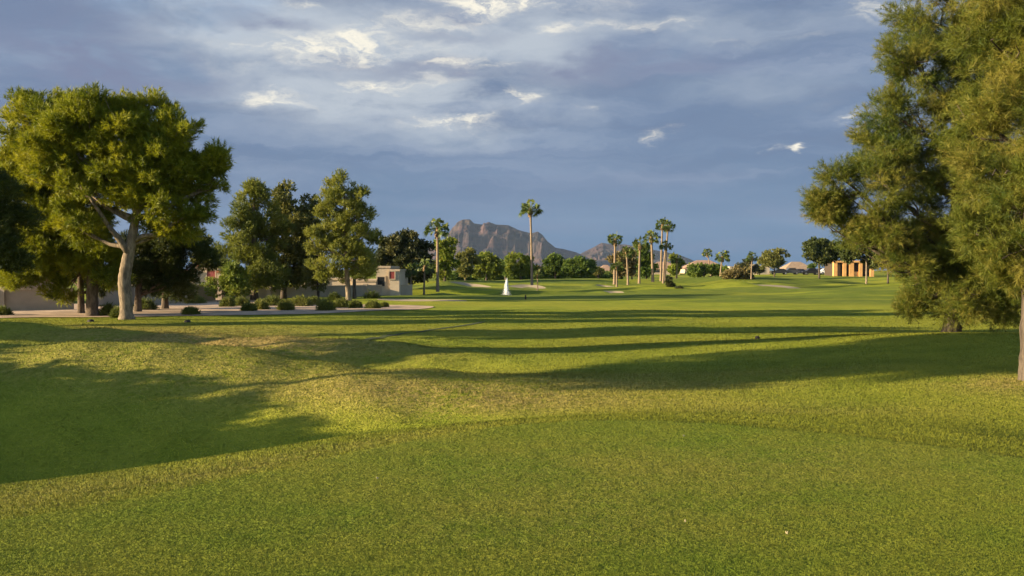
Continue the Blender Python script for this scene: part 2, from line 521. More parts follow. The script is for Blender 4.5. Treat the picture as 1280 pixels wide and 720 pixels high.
M['rim'] = plain('wheel_rim', (.4, .4, .42), .35, .05, 1, 0, .8)
M['litter'] = plain('dry_leaf', (.42, .35, .20), .8, .15, 30)
M['marker'] = plain('weathered_metal', (.035, .028, .022), .8, .2, 20)

m_, t = new_mat('pond_water')
co = t.n('ShaderNodeTexCoord').outputs['Object']
p = t.n('ShaderNodeBsdfPrincipled', {'Base Color': (.02, .03, .025, 1), 'Roughness': .08, 'Specular IOR Level': .5})
b = t.n('ShaderNodeBump', {'Height': t.noise(co, 2.2, 4, .6), 'Strength': .35, 'Distance': .05})
t.link(b.outputs[0], p.inputs['Normal'])
finish(t, p.outputs[0])
M['water'] = m_

m_, t = new_mat('white_water')
p = t.n('ShaderNodeBsdfPrincipled', {'Base Color': (.86, .88, .90, 1), 'Roughness': .4, 'Specular IOR Level': .4})
tr = t.n('ShaderNodeBsdfTranslucent', {'Color': (.85, .88, .9, 1)})
wm = t.n('ShaderNodeMixShader', {0: .4, 1: p.outputs[0], 2: tr.outputs[0]}).outputs[0]
finish(t, t.n('ShaderNodeMixShader', {0: .45, 1: wm, 2: t.n('ShaderNodeBsdfTransparent').outputs[0]}).outputs[0])
M['foam'] = m_

m_, t = new_mat('mountain_rock')
co = t.n('ShaderNodeNewGeometry').outputs['Position']
nz = t.noise(co, .006, 7, .65, .4)
zz = t.n('ShaderNodeSeparateXYZ', {0: co}).outputs[2]
strata = t.noise(t.n('ShaderNodeVectorMath', {0: co, 1: (.15, .15, 1.4)}, operation='MULTIPLY').outputs[0], .022, 5, .6)
c = t.mix(t.ss(strata, .38, .64), (.026, .021, .023), (.074, .046, .044))  # cloud shadow over the mountains is put into this dark rock colour
c = t.mix(t.ss(nz, .42, .66, 0, .7), c, (.050, .042, .036))
p = t.n('ShaderNodeBsdfPrincipled', {'Base Color': c, 'Roughness': .95, 'Specular IOR Level': .05})
b = t.n('ShaderNodeBump', {'Height': t.noise(co, .03, 6, .7), 'Strength': .7, 'Distance': 14})
t.link(b.outputs[0], p.inputs['Normal'])
finish(t, p.outputs[0])
M['rock'] = m_


# ------------------------------------------------------------------ ground sheet
def graded(limit, step0, k):
    out, x = [0.0], 0.0
    while x < limit:
        x += max(step0, k * x)
        out.append(x)
    return np.array(out)


gy = np.concatenate((-graded(300, .25, .05)[:0:-1], graded(5300, .13, .017)))
gxp = graded(3800, .16, .021)
gx = np.concatenate((-gxp[:0:-1], gxp))
GX, GY = np.meshgrid(gx, gy)
GZ = ground(GX, GY)


def dry_mask(X, Y):
    d = np.zeros(X.shape)
    for g in [(-2.2, 8.7, 2.0, .35, 50, .42), (-4.4, 7.6, 1.6, .45, 42, .40), (-6.5, 24.6, 3.4, 1.5, 0, 1.0), (-8.5, 17.3, 3, .7, -8, .5), (-9.0, 25.0, 2.2, 1.0, 0, .6),
              (-.9, 15.6, 2.6, .6, -10, 1.0), (2.2, 16.6, 2.0, .5, -5, .6), (-3.9, 17.6, 3.0, .7, -8, .45), (-13, 38, 5, 2.2, 0, .7), (-19, 42, 6, 2, 0, .6), (-2.4, 20.5, 2.2, .7, -15, .6),
              (2.6, 18.2, 3.0, .5, 0, .4), (4.0, 13.6, 2.2, .5, 0, .3), (8.1, 15.3, .9, .7, 0, .9), (12.3, 27.0, 1.2, .8, 0, .9),
              (.6, 7.6, 1.6, 1.0, 0, .16), (2.8, 8.3, 1.4, .7, 0, .16), (.2, 6.2, .9, .5, 0, .14)]:
        d += gauss(X, Y, *g)
    return np.clip(d * .8, 0, 1)


nyy, nxx = GX.shape
idx = np.arange(nyy * nxx).reshape(nyy, nxx)
quads = np.stack((idx[:-1, :-1], idx[:-1, 1:], idx[1:, 1:], idx[1:, :-1]), -1).reshape(-1, 4)
sdv = tee_sd(GX, GY)
ground_o = np_mesh('ground', np.stack((GX, GY, GZ), -1).reshape(-1, 3), quads, np.full(len(quads), 4), M['lawn'], smooth=True,
                   attrs={'dry': dry_mask(GX, GY).ravel(), 'tee': (1 - ssx(sdv, -.08, .10)).ravel()})
tag(ground_o, kind='structure')


def sheet(name, poly, mat, off, step, kind='structure', bowl=None):
    """a patch of ground cover that follows the terrain inside a closed outline"""
    poly = np.asarray(poly, float)
    # round the outline off
    for _ in range(3):
        q = np.roll(poly, -1, 0)
        poly = np.stack((poly * .75 + q * .25, poly * .25 + q * .75), 1).reshape(-1, 2)
    c = poly.mean(0)
    n = len(poly)
    rings = max(4, int(np.linalg.norm(poly - c, axis=1).max() / step))
    V, fs = [], []
    for r in range(1, rings + 1):
        f = r / rings
        xy = c + (poly - c) * f
        z = ground(xy[:, 0], xy[:, 1]) + off
        if bowl:
            z = z + bowl(f)
        V.append(np.column_stack((xy, z)))
    V = np.concatenate(V)
    ctr = np.array([[c[0], c[1], gz(*c) + off + (bowl(0) if bowl else 0)]])
    V = np.concatenate((V, ctr))
    ic = len(V) - 1
    for k in range(n):
        fs.append((ic, k, (k + 1) % n))
    for r in range(rings - 1):
        for k in range(n):
            fs.append((r * n + k, (r + 1) * n + k, (r + 1) * n + (k + 1) % n, r * n + (k + 1) % n))
    mb = MB(); mb.add(V, fs)
    return tag(mb.build(name, mat, smooth=True), kind=kind)


def pxy(px, Y):
    return ((px - 640) / F * Y, Y)


sheet('gravel_bed', [pxy(-60, 48), pxy(60, 50.5), pxy(170, 51.5), pxy(300, 53), pxy(430, 57), pxy(520, 62), pxy(552, 67), pxy(500, 70), pxy(430, 73), pxy(330, 82),
                     pxy(250, 92), pxy(200, 82), pxy(120, 72), pxy(-60, 64)], M['gravel'], .03, 1.2)
# turf seam running across the fairway
pa, pb = np.array(pxy(330, 27.5)), np.array(pxy(604, 46.5))
dv = (pb - pa) / np.linalg.norm(pb - pa)
nv = np.array([-dv[1], dv[0]])
mb = MB()
V, fs = [], []
NS = 90
srng = np.random.default_rng(3)
for i in range(NS + 1):
    q = pa + (pb - pa) * i / NS + nv * (.06 * math.sin(i * .21) + srng.uniform(-.02, .02))
    hw = .15 + srng.uniform(-.03, .04)
    for s in (-hw, hw):
        x, y = q + nv * s
        V.append((x, y, gz(x, y) + .02))
for i in range(NS):
    fs.append((2 * i, 2 * i + 1, 2 * i + 3, 2 * i + 2))
mb.add(V, fs)
tag(mb.build('turf_seam', M['seam']), kind='structure')

# pond
pr = MB()
V = [(1.5, 105.5, -1.16)] + [(1.5 + 17 * math.cos(a), 105.5 + 7 * math.sin(a), -1.16) for a in np.linspace(0, 2 * math.pi, 48, endpoint=False)]
pr.add(V, [(0, i + 1, (i + 1) % 48 + 1) for i in range(48)])
tag(pr.build('pond', M['water']), kind='structure')


def bunker(cx, cy, rx, ry, lip, seed):
    """a sand face tilted to the viewer under a grassed lip"""
    r = np.random.default_rng(seed)
    n = 40
    a = np.linspace(0, 2 * math.pi, n, endpoint=False)
    wob = 1 + .13 * np.sin(2 * a + r.uniform(0, 6)) + .08 * np.sin(3 * a + r.uniform(0, 6))
    ux, uy = np.cos(a) * wob, np.sin(a) * wob
    mbs, mbg = MB(), MB()
    V, fs = [], []
    rings = [.0, .35, .7, 1.0]
    def hh(f, ux_, uy_):
        back = max(0.0, uy_)
        left = max(0.0, -ux_)
        return .05 + (f ** 2) * lip * (.6 * back + .8 * left) - .10 * (1 - f)
    for f in rings[1:]:
        for i in range(n):
            x, y = cx + rx * f * ux[i], cy + ry * f * uy[i]
            V.append((x, y, gz(x, y) + hh(f, ux[i], uy[i])))
    V.append((cx, cy, gz(cx, cy) + hh(0, 0, 0)))
    for i in range(n):
        fs.append((len(V) - 1, i, (i + 1) % n))
    for k in range(2):
        for i in range(n):
            fs.append((k * n + i, (k + 1) * n + i, (k + 1) * n + (i + 1) % n, k * n + (i + 1) % n))
    mbs.add(V, fs)
    o = mbs.build('sand_bunker', M['sand'], smooth=True)
    tag(o, kind='structure')
    V, fs = [], []
    for k, f in enumerate((1.0, 1.10, 1.6, 2.8)):
        for i in range(n):
            x, y = cx + rx * f * ux[i], cy + ry * f * uy[i]
            h = hh(1.0, ux[i], uy[i]) + (0, .07 * lip / .6, .03, 0)[k]
            if k == 3:
                h = -.05
            elif k == 2:
                h *= .75
            V.append((x, y, gz(x, y) + h))
    for k in range(3):
        for i in range(n):
            fs.append((k * n + i, (k + 1) * n + i, (k + 1) * n + (i + 1) % n, k * n + (i + 1) % n))
    mbg.add(V, fs)
    g = mbg.build('bunker_bank', M['lawn'], smooth=True)
    tag(g, kind='structure')


for i, (px, Y, rx, ry, lip) in enumerate([(588, 122, 2.6, 3.6, .75), (583, 100, 2.3, 2.6, .35), (524, 80, 3.4, 2.8, .12), (742, 103, 2.2, 2.2, .2), (757, 128, 1.2, 1.8, .22), (923, 131, 2.4, 3.6, .35),
                                          (961, 122, 3.8, 6.0, .5), (1083, 136, 2.6, 2.6, .25), (768, 112, 1.3, 1.8, .18), (660, 124, 2.2, 2.2, .25)]):
    x, y = pxy(px, Y)
    bunker(x, y, rx, ry, lip, 20 + i)


# ------------------------------------------------------------------ mountains far behind
def vnoise(x, y, seed):
    """smooth value noise on a lattice, 0..1"""
    xi, yi = np.floor(x).astype(int), np.floor(y).astype(int)
    fx_, fy_ = x - xi, y - yi
    fx_, fy_ = fx_ * fx_ * (3 - 2 * fx_), fy_ * fy_ * (3 - 2 * fy_)
    def hsh(a, b):
        v = np.sin(a * 127.1 + b * 311.7 + seed * 17.3) * 43758.5453
        return v - np.floor(v)
    return (hsh(xi, yi) * (1 - fx_) + hsh(xi + 1, yi) * fx_) * (1 - fy_) + (hsh(xi, yi + 1) * (1 - fx_) + hsh(xi + 1, yi + 1) * fx_) * fy_


def ridged(x, y, seed, oct_=5):
    t_, a = 0, 1.0
    for o_ in range(oct_):
        t_ = t_ + a * (1 - np.abs(2 * vnoise(x * 2 ** o_ + 3.1 * o_, y * 2 ** o_ + 7.7 * o_, seed + o_) - 1))
        a *= .52
    return t_ / 1.95


def mountain(name, prof, Yc, seed, depth):
    prof = np.array(prof, float)
    n, m = 420, 110
    px = np.linspace(prof[0, 0], prof[-1, 0], n)
    H = (HY - np.interp(px, prof[:, 0], prof[:, 1])) * Yc / F
    X = (px - 640) / F * Yc
    T = np.linspace(-1, 1, m)
    XX, TT = np.meshgrid(X, T)
    HH = np.tile(H, (m, 1))
    A = 1 - np.abs(TT)
    # warped slope so that spurs and gullies run down the face
    wp = (ridged(XX / 260, TT * depth / 330, seed) - .5) * .55 + (ridged(XX / 80, TT * depth / 130, seed + 3) - .5) * .22
    a = np.clip(A + wp * np.sin(np.pi * np.clip(A, 0, 1)) , 0, 1)
    front = np.interp(a, [0, .30, .55, .66, .74, .80, .88, .94, 1.0], [0, .17, .37, .46, .70, .74, .80, .97, 1.0])
    h = np.where(TT <= 0, front, a ** 1.1)
    rough = (ridged(XX / 45, TT * depth / 45, seed + 9) - .5) * 9 * np.clip(HH / 70, 0, 1) * np.sin(np.pi * np.clip(A * .93, 0, 1))
    Z = h * HH + rough - 4 * (A < .02)
    V = np.stack((XX, Yc + TT * depth, Z), -1).reshape(-1, 3)
    ii = np.arange(m * n).reshape(m, n)
    q = np.stack((ii[:-1, :-1], ii[:-1, 1:], ii[1:, 1:], ii[1:, :-1]), -1).reshape(-1, 4)
    o = np_mesh(name, V, q, np.full(len(q), 4), M['rock'])
    return tag(o, kind='structure')


mountain('mountain', [(440, 336), (500, 325), (538, 308), (556, 299), (566, 284), (573, 277), (579, 274), (588, 274), (593, 279), (603, 280), (611, 277), (620, 280), (636, 281), (648, 287),
                      (655, 289), (664, 291), (672, 289), (678, 293), (684, 301), (694, 309), (705, 311), (720, 315), (735, 322), (760, 334), (790, 338)], 4200, 5, 480)
mountain('mountain_ridge', [(690, 338), (712, 326), (727, 316), (741, 309), (752, 303), (766, 305), (782, 305), (800, 309), (822, 313), (845, 317), (860, 323), (880, 331), (905, 336), (930, 338)], 4700, 9, 420)


# ------------------------------------------------------------------ foliage
def tufts(P, D, tint, k, L, W, twig, spread, r, shape='needle'):
    """k leaves along a short twig at each point"""
    N = len(P)
    D = unit(D)
    P3 = np.repeat(P, k, 0); D3 = np.repeat(D, k, 0)
    n = N * k
    rnd = unit(r.normal(size=(n, 3)))
    perp = unit(np.cross(D3, rnd))
    th = r.uniform(spread[0], spread[1], n)[:, None]
    d = unit(D3 * np.cos(th) + perp * np.sin(th))
    base = P3 + D3 * (r.uniform(-.5, .5, n)[:, None] * twig)
    side = unit(np.cross(d, unit(r.normal(size=(n, 3)))))
    ln = (L * r.uniform(.65, 1.25, n))[:, None]
    wd = (W * r.uniform(.7, 1.3, n))[:, None]
    tn = np.clip(np.repeat(tint, k) + r.normal(0, .08, n), 0, 1.2)
    if shape == 'needle':
        V = np.stack((base - side * wd * .5, base + side * wd * .5, base + d * ln), 1).reshape(-1, 3)
        return V, 3, np.repeat(tn, 3)
    mid = base + d * ln * .5
    V = np.stack((base, mid + side * wd * .5, base + d * ln, mid - side * wd * .5), 1).reshape(-1, 3)
    return V, 4, np.repeat(tn, 4)


def crown_mesh(lobes, r, mat, parent, least=4, sub=.8, dens=60, k=12, L=.16, W=.022, twig=.25, up=.45, shape='needle', spread=(.3, 1.1), fill=.25, flat=.75, cover=1.0, tshift=0.0, name='crown'):
    """lobes: (x, y, z, rx, ry, rz) relative to the tree's base. Each lobe breaks into boughs of radius about `sub`, each bough into twigs."""
    Pn, Dn, Tn = [], [], []
    for (x, y, z, rx, ry, rz) in lobes:
        c = np.array([x, y, z]); R = np.array([rx, ry, rz])
        area = 4 * math.pi * ((rx * ry) ** 1.6 / 3 + (rx * rz) ** 1.6 / 3 + (ry * rz) ** 1.6 / 3) ** (1 / 1.6)
        ns = max(least, int(cover * 1.15 * area / (math.pi * sub * sub)))
        u = unit(r.normal(size=(ns, 3)))
        rad = np.where(r.uniform(size=ns) < fill, r.uniform(.2, .7, ns), r.uniform(.72, 1.02, ns))
        sc_ = c + u * R * rad[:, None]
        for q, o_ in zip(sc_, u):
            sr = sub * r.uniform(.55, 1.15)
            nt = max(3, int(dens * (sr / sub) ** 2))
            v = unit(r.normal(size=(nt, 3)))
            rr = r.uniform(0, 1, nt) ** .5
            P = q + v * rr[:, None] * sr * np.array([1, 1, flat])
            D = o_ * .55 + v * .7 + np.array([0, 0, up]) + r.normal(0, .35, (nt, 3))
            t0 = r.normal(.5, .2) + tshift
            Pn.append(P); Dn.append(D); Tn.append(np.clip(t0 + r.normal(0, .12, nt), 0, 1.1))
    P, D, T = np.concatenate(Pn), np.concatenate(Dn), np.concatenate(Tn)
    V, nv, tn = tufts(P, D, T, k, L, W, twig, spread, r, shape)
    nf = len(V) // nv
    return np_mesh(name, V, np.arange(len(V)), np.full(nf, nv), mat, parent, attrs={'tint': tn})


def bend(a, b, sag, n, r, wob=.0):
    a, b = np.asarray(a, float), np.asarray(b, float)
    t_ = np.linspace(0, 1, n)[:, None]
    p_ = a + (b - a) * t_
    p_[:, 2] += np.sin(np.pi * t_[:, 0]) * sag
    if wob:
        w_ = r.normal(0, wob, (n, 3)); w_[0] = 0; w_[-1] = 0
        p_ += w_
    return p_


def trunk_mesh(path, rad, lobes, r, mat, parent, limb_r=.1, start=.35, n=10, jit=.07, twigs=0):
    mb = MB()
    path = np.asarray(path, float)
    tt = np.linspace(0, len(path) - 1, 6 * len(path))
    fine = np.column_stack([np.interp(tt, range(len(path)), path[:, i]) for i in range(3)])
    kk = np.array([.25, .5, .25])
    for _ in range(3):
        fine[1:-1] = fine[:-2] * .25 + fine[1:-1] * .5 + fine[2:] * .25
    rr = np.interp(tt, range(len(path)), rad)
    rr[0] *= 1.28; rr[1] *= 1.10
    mb.tube(fine, rr, n, True, jit, r)
    for (x, y, z, rx, ry, rz) in lobes:
        c = np.array([x, y, z])
        # leave the trunk below the lobe
        zt = path[0, 2] + (path[-1, 2] - path[0, 2]) * start
        cand = fine[fine[:, 2] >= zt]
        h = np.hypot(c[0] - cand[:, 0], c[1] - cand[:, 1])
        want = c[2] - .55 * h.min() - .2 * rz
        i = int(np.argmin(np.abs(cand[:, 2] - want)))
        a = cand[i]
        L = np.linalg.norm(c - a)
        if L < .3:
            continue
        m = max(5, int(L / .5))
        pth = bend(a, c, -.06 * L, m, r, .03 * L / m * 2)
        r0 = min(limb_r, .03 + .035 * L)
        mb.tube(pth, np.linspace(r0, r0 * .3, m), 6, True, .05, r)
        for _ in range(twigs):
            u = unit(r.normal(size=3))
            j = r.integers(m // 2, m)
            e = c + u * np.array([rx, ry, rz]) * .85
            mb.tube(bend(pth[j], e, -.05 * L, 5, r, .04), np.linspace(r0 * .35, .008, 5), 5, False)
    return mb.build('trunk', mat, parent, smooth=True)


def tree(name, px, Y, lobes_px, label, mat, bark, seed, trunk_px=None, trunk_w=10, group=None, depth=.9, dspread=.6, cat='tree', twigs=0, limb=.1, start=.35, X=None, jit=.07, **kw):
    """lobes_px: (px, py, radius[, height radius[, depth shift]]) sizes as seen from the tee, turned into metres at the tree's own distance"""
    r = np.random.default_rng(seed)
    x0, y0, z0 = pt(px, Y) if X is None else (X, Y, gz(X, Y))
    s = Y / F
    lobes = []
    for q in lobes_px:
        lx, ly, rx = q[0], q[1], q[2]
        rz = q[3] if len(q) > 3 and q[3] else rx
        dyo = q[4] if len(q) > 4 else r.uniform(-dspread, dspread) * rx * s
        lobes.append(((lx - px) * s, dyo, zrow(ly, Y) - z0, rx * s, rx * s * depth, rz * s))
    root = empty(name, (x0, y0, z0), label, cat, group)
    tp = trunk_px or [(px, HY + 40), (px, lobes_px[0][1])]
    path = [((a - px) * s, 0.0, zrow(b, Y) - z0) for a, b in tp]
    path[0] = (path[0][0], path[0][1], -.08)
    if isinstance(trunk_w, (int, float)):
        trunk_w = np.linspace(trunk_w, trunk_w * .35, len(tp))
    rad = [q * s / 2 for q in trunk_w]
    trunk_mesh(path, rad, lobes, r, bark, root, limb, start, jit=jit, twigs=twigs)
    crown_mesh(lobes, r, mat, root, **kw)
    return root


def copy_tree(o, loc, rz, scale, label, group=None):
    c_ = o.copy(); COL.objects.link(c_)
    c_.location = loc; c_.rotation_euler = (0, 0, rz); c_.scale = (scale,) * 3
    c_['label'] = label
    if group:
        c_['group'] = group
    for ch in list(o.children):
        d = ch.copy(); COL.objects.link(d); d.parent = c_
    return c_


G_L = 'pines on the left of the fairway'
LK = dict(sub=.70, dens=80, k=17, L=.24, W=.036, twig=.30, up=.5, fill=.35)
p1 = tree('pine_tree', 158, 48.5, [(80, 178, 32), (62, 212, 34), (60, 158, 24), (94, 148, 28, 24), (150, 152, 40, 34), (192, 160, 40, 34), (112, 162, 36, 32), (226, 180, 34, 32), (248, 210, 32), (274, 196, 13, 11), (205, 214, 46), (152, 204, 50), (98, 200, 40),
                                 (118, 244, 38), (182, 246, 38), (228, 240, 34), (95, 285, 26, 18, .8), (268, 224, 15, 17), (210, 282, 30, 20, .8), (240, 266, 22, 16), (172, 146, 34, 26), (132, 152, 30, 26)],
          'tall broad pine with pale forked trunk and sunlit yellow-green domed crown', M['pine_l'], M['bark_pale'], 11,
          trunk_px=[(158, 396), (157, 372), (155, 350), (159, 328), (163, 310), (167, 290), (172, 262), (178, 225), (182, 190)], trunk_w=[17, 15.5, 15, 14, 13, 11, 9, 7, 4], group=G_L, limb=.17, start=.42, twigs=3, **LK)
# the pale fork that leaves the trunk to the left
s_ = 48.5 / F
fk = MB()
z0_ = p1.location[2]
fr = np.random.default_rng(2)
fk.tube(bend([(162 - 158) * s_, -.1, zrow(316, 48.5) - z0_], [(140 - 158) * s_, -.45, zrow(282, 48.5) - z0_], .05, 7, fr, .02), np.linspace(.20, .11, 7), 8, True, .05, fr)
fk.tube(bend([(140 - 158) * s_, -.45, zrow(282, 48.5) - z0_], [(108 - 158) * s_, -.6, zrow(235, 48.5) - z0_], .1, 7, fr, .03), np.linspace(.12, .05, 7), 8, True, .05, fr)
fk.build('limb', M['bark_pale'], p1, True)['label'] = 'pale bare forked limb'
p2 = tree('pine_tree', 115, 52.5, [(62, 165, 46), (30, 190, 26), (48, 228, 48), (18, 225, 30), (72, 285, 48), (40, 325, 42, 34), (108, 318, 40, 30), (143, 345, 22, 16), (75, 360, 24, 18), (20, 295, 36), (60, 320, 34, 26), (95, 280, 40), (130, 325, 26, 20), (25, 345, 28, 14)],
          'spreading pine with dark straight trunk left of the pale forked one', M['pine_l'], M['bark_dark'], 12,
          trunk_px=[(115, 399), (115, 370), (116, 340), (114, 310), (105, 270), (90, 220), (75, 180)], trunk_w=[15, 14, 13, 12, 10, 7, 4], group=G_L, limb=.14, twigs=2, **LK)
tree('pine_tree', 101, 55, [(98, 330, 26, 20), (80, 345, 22, 14), (120, 352, 20, 12)],
     'slim dark trunk of a low pine close behind the dark straight one', M['pine_dark'], M['bark_dark'], 13, trunk_px=[(101, 396), (101, 370), (100, 335)], trunk_w=[9, 8, 6], group=G_L, **LK)
tree('pine_tree', 172, 57, [(212, 318, 34, 28), (238, 298, 24, 18), (190, 338, 32, 24), (226, 346, 26, 18), (168, 318, 26, 24), (252, 322, 14, 12)],
     'low dark pine in the shade behind the pale forked trunk', M['pine_dark'], M['bark_dark'], 14, trunk_px=[(172, 386), (173, 360), (178, 330)], trunk_w=[9, 8, 6], group=G_L, **LK)
tree('pine_tree', 206, 62, [(206, 340, 22, 16), (222, 362, 16, 10), (196, 356, 16, 10)],
     'small dark tree beside the block wall, right of the pale forked trunk', M['pine_dark'], M['bark_dark'], 17, trunk_px=[(206, 384), (206, 345)], trunk_w=[9, 6], group=G_L, **LK)
tree('pine_tree', -60, 43, [(-14, 240, 34, 28), (-22, 285, 44, 36), (2, 305, 32, 24), (-45, 215, 34), (-80, 240, 50), (-90, 200, 40), (-2, 262, 22), (-75, 310, 50), (8, 330, 18, 10)],
     'shaded pine cut off by the left edge of the picture', M['pine_dark'], M['bark_dark'], 15, trunk_px=[(-60, 405), (-60, 330), (-62, 250), (-60, 200)], trunk_w=[17, 15, 10, 5], group=G_L, limb=.14, **LK)

# mid-left group
MK = dict(sub=.8, dens=75, k=12, L=.26, W=.052, twig=.35)
pa_ = tree('pine_tree', 318, 83, [(318, 245, 14, 16), (306, 262, 20, 18), (328, 272, 20), (298, 292, 22, 18), (322, 305, 26), (288, 318, 18, 14), (310, 338, 28, 20), (335, 335, 24), (345, 290, 14, 18), (316, 232, 8, 9), (325, 238, 5, 8)],
     'dark cone shaped pine left of two looser trees on the gravel', M['pine_m'], M['bark_dark'], 21, trunk_px=[(318, 375), (318, 300), (318, 240)], trunk_w=[9, 6, 2], tshift=-.2, up=.7, flat=.9, **MK)
tree('leafy_tree', 352, 87, [(352, 252, 14, 16), (366, 268, 20), (346, 285, 18), (374, 300, 24), (352, 322, 24), (385, 325, 20), (370, 345, 26, 16), (388, 268, 16, 18), (338, 345, 18, 14), (355, 242, 8, 8)],
     'olive leafy tree between the cone shaped pine and the airy pine', M['leaf_olive'], M['bark_grey'], 22, trunk_px=[(354, 375), (356, 340), (360, 270)], trunk_w=[8, 6, 3], up=-.2, shape='leaf', sub=.8, dens=60, k=9, L=.26, W=.11, twig=.35)
pc_ = tree('pine_tree', 434, 78, [(412, 252, 14, 16), (432, 240, 14, 14), (448, 272, 18, 18), (392, 300, 12, 16), (426, 296, 22, 20), (420, 236, 13, 12), (428, 258, 20, 20), (444, 246, 13, 13), (408, 272, 18, 20), (438, 285, 22, 20), (404, 305, 18, 22), (428, 318, 26, 22), (460, 292, 9, 13), (458, 262, 7, 12), (462, 318, 11, 13), (398, 335, 14, 12), (448, 335, 20, 14), (415, 345, 16, 10), (455, 240, 6, 7), (422, 226, 9, 8)],
     'airy olive pine with a thin pale leaning trunk', M['pine_m'], M['bark_pale'], 23, trunk_px=[(436, 376), (434, 345), (431, 310), (432, 270), (430, 235)], trunk_w=[7, 6, 5, 4, 2], tshift=.12, cover=.8, up=.8, twigs=2, **dict(MK, sub=.55, dens=40, L=.22, W=.045))
tree('pine_tree', 443, 86, [(446, 318, 20, 18), (455, 335, 16, 12), (468, 300, 9, 9)],
     'second thinner dark trunk close behind the airy pine', M['pine_m'], M['bark_dark'], 24, trunk_px=[(443, 373), (443, 330)], trunk_w=[5, 3], tshift=-.1, **MK)
tree('leafy_tree', 396, 84, [(396, 350, 12, 14), (404, 335, 9, 9), (388, 340, 8, 9)], 'small many stemmed tree under the airy pine', M['leaf_olive'], M['bark_grey'], 25, trunk_px=[(398, 373), (397, 350)], trunk_w=[4, 2],
     shape='leaf', sub=.6, dens=40, k=8, L=.22, W=.09, twig=.3)
tree('leafy_bush', 288, 80, [(290, 350, 20, 16), (275, 358, 12, 12), (305, 356, 14, 14), (296, 340, 12, 10)], 'bright green leafy bush at the foot of the cone shaped pine', M['leaf_light'], M['bark_dark'], 26,
     trunk_px=[(290, 375), (290, 355)], trunk_w=[4, 3], cat='bush', shape='leaf', sub=.7, dens=60, k=9, L=.2, W=.09, twig=.3)
tree('leafy_tree', 262, 125, [(258, 308, 10, 9), (268, 318, 10, 9), (252, 322, 8, 8)], 'small far tree rising behind the red roofed house', M['leaf_olive'], M['bark_dark'], 27, trunk_px=[(262, 362), (261, 315)], trunk_w=[3, 2],
     shape='leaf', sub=.8, dens=40, k=7, L=.4, W=.2, twig=.5)
tree('leafy_tree', 503, 112, [(490, 312, 16, 17), (510, 308, 18, 15), (525, 315, 14, 15), (500, 328, 22, 17), (522, 332, 18, 16), (482, 330, 12, 14), (505, 345, 24, 10)],
     'dark round dense tree left of the nearer palm', M['leaf_dark'], M['bark_dark'], 28, trunk_px=[(503, 362), (503, 320)], trunk_w=[9, 5], shape='leaf', sub=.9, dens=80, k=9, L=.3, W=.17, twig=.45)

# trees further along the left of the tee, outside the view; their long shadows stripe the fairway
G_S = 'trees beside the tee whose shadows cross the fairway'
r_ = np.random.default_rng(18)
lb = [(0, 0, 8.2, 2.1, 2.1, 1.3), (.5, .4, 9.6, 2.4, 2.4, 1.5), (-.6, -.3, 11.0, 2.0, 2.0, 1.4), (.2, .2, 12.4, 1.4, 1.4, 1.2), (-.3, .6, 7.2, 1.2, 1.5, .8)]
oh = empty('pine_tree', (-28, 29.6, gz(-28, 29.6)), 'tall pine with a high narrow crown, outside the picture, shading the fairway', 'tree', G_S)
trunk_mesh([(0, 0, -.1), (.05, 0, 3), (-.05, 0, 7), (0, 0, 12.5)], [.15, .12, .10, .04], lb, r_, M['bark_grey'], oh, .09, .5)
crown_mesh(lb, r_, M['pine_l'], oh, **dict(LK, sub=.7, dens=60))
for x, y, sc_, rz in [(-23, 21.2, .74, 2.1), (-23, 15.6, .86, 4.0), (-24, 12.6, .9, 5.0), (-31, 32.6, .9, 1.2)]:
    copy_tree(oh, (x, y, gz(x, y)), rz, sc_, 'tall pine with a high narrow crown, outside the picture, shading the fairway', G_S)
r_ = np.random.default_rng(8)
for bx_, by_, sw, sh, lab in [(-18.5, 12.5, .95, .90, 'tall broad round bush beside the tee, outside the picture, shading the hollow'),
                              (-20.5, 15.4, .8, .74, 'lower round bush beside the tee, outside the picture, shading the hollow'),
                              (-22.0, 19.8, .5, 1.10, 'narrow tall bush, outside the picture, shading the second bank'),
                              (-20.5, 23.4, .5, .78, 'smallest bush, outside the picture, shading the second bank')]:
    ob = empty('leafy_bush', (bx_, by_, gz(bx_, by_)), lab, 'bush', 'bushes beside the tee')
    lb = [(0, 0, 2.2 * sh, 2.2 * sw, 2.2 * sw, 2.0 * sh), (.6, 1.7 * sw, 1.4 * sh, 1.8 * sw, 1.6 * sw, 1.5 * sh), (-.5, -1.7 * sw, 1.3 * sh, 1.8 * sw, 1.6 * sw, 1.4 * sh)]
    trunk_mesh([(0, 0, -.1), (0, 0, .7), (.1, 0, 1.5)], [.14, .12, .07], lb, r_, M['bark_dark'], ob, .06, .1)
    crown_mesh(lb, r_, M['leaf_mid'], ob, sub=.6, dens=60, k=9, L=.19, W=.13, twig=.25, shape='leaf', cover=1.4)

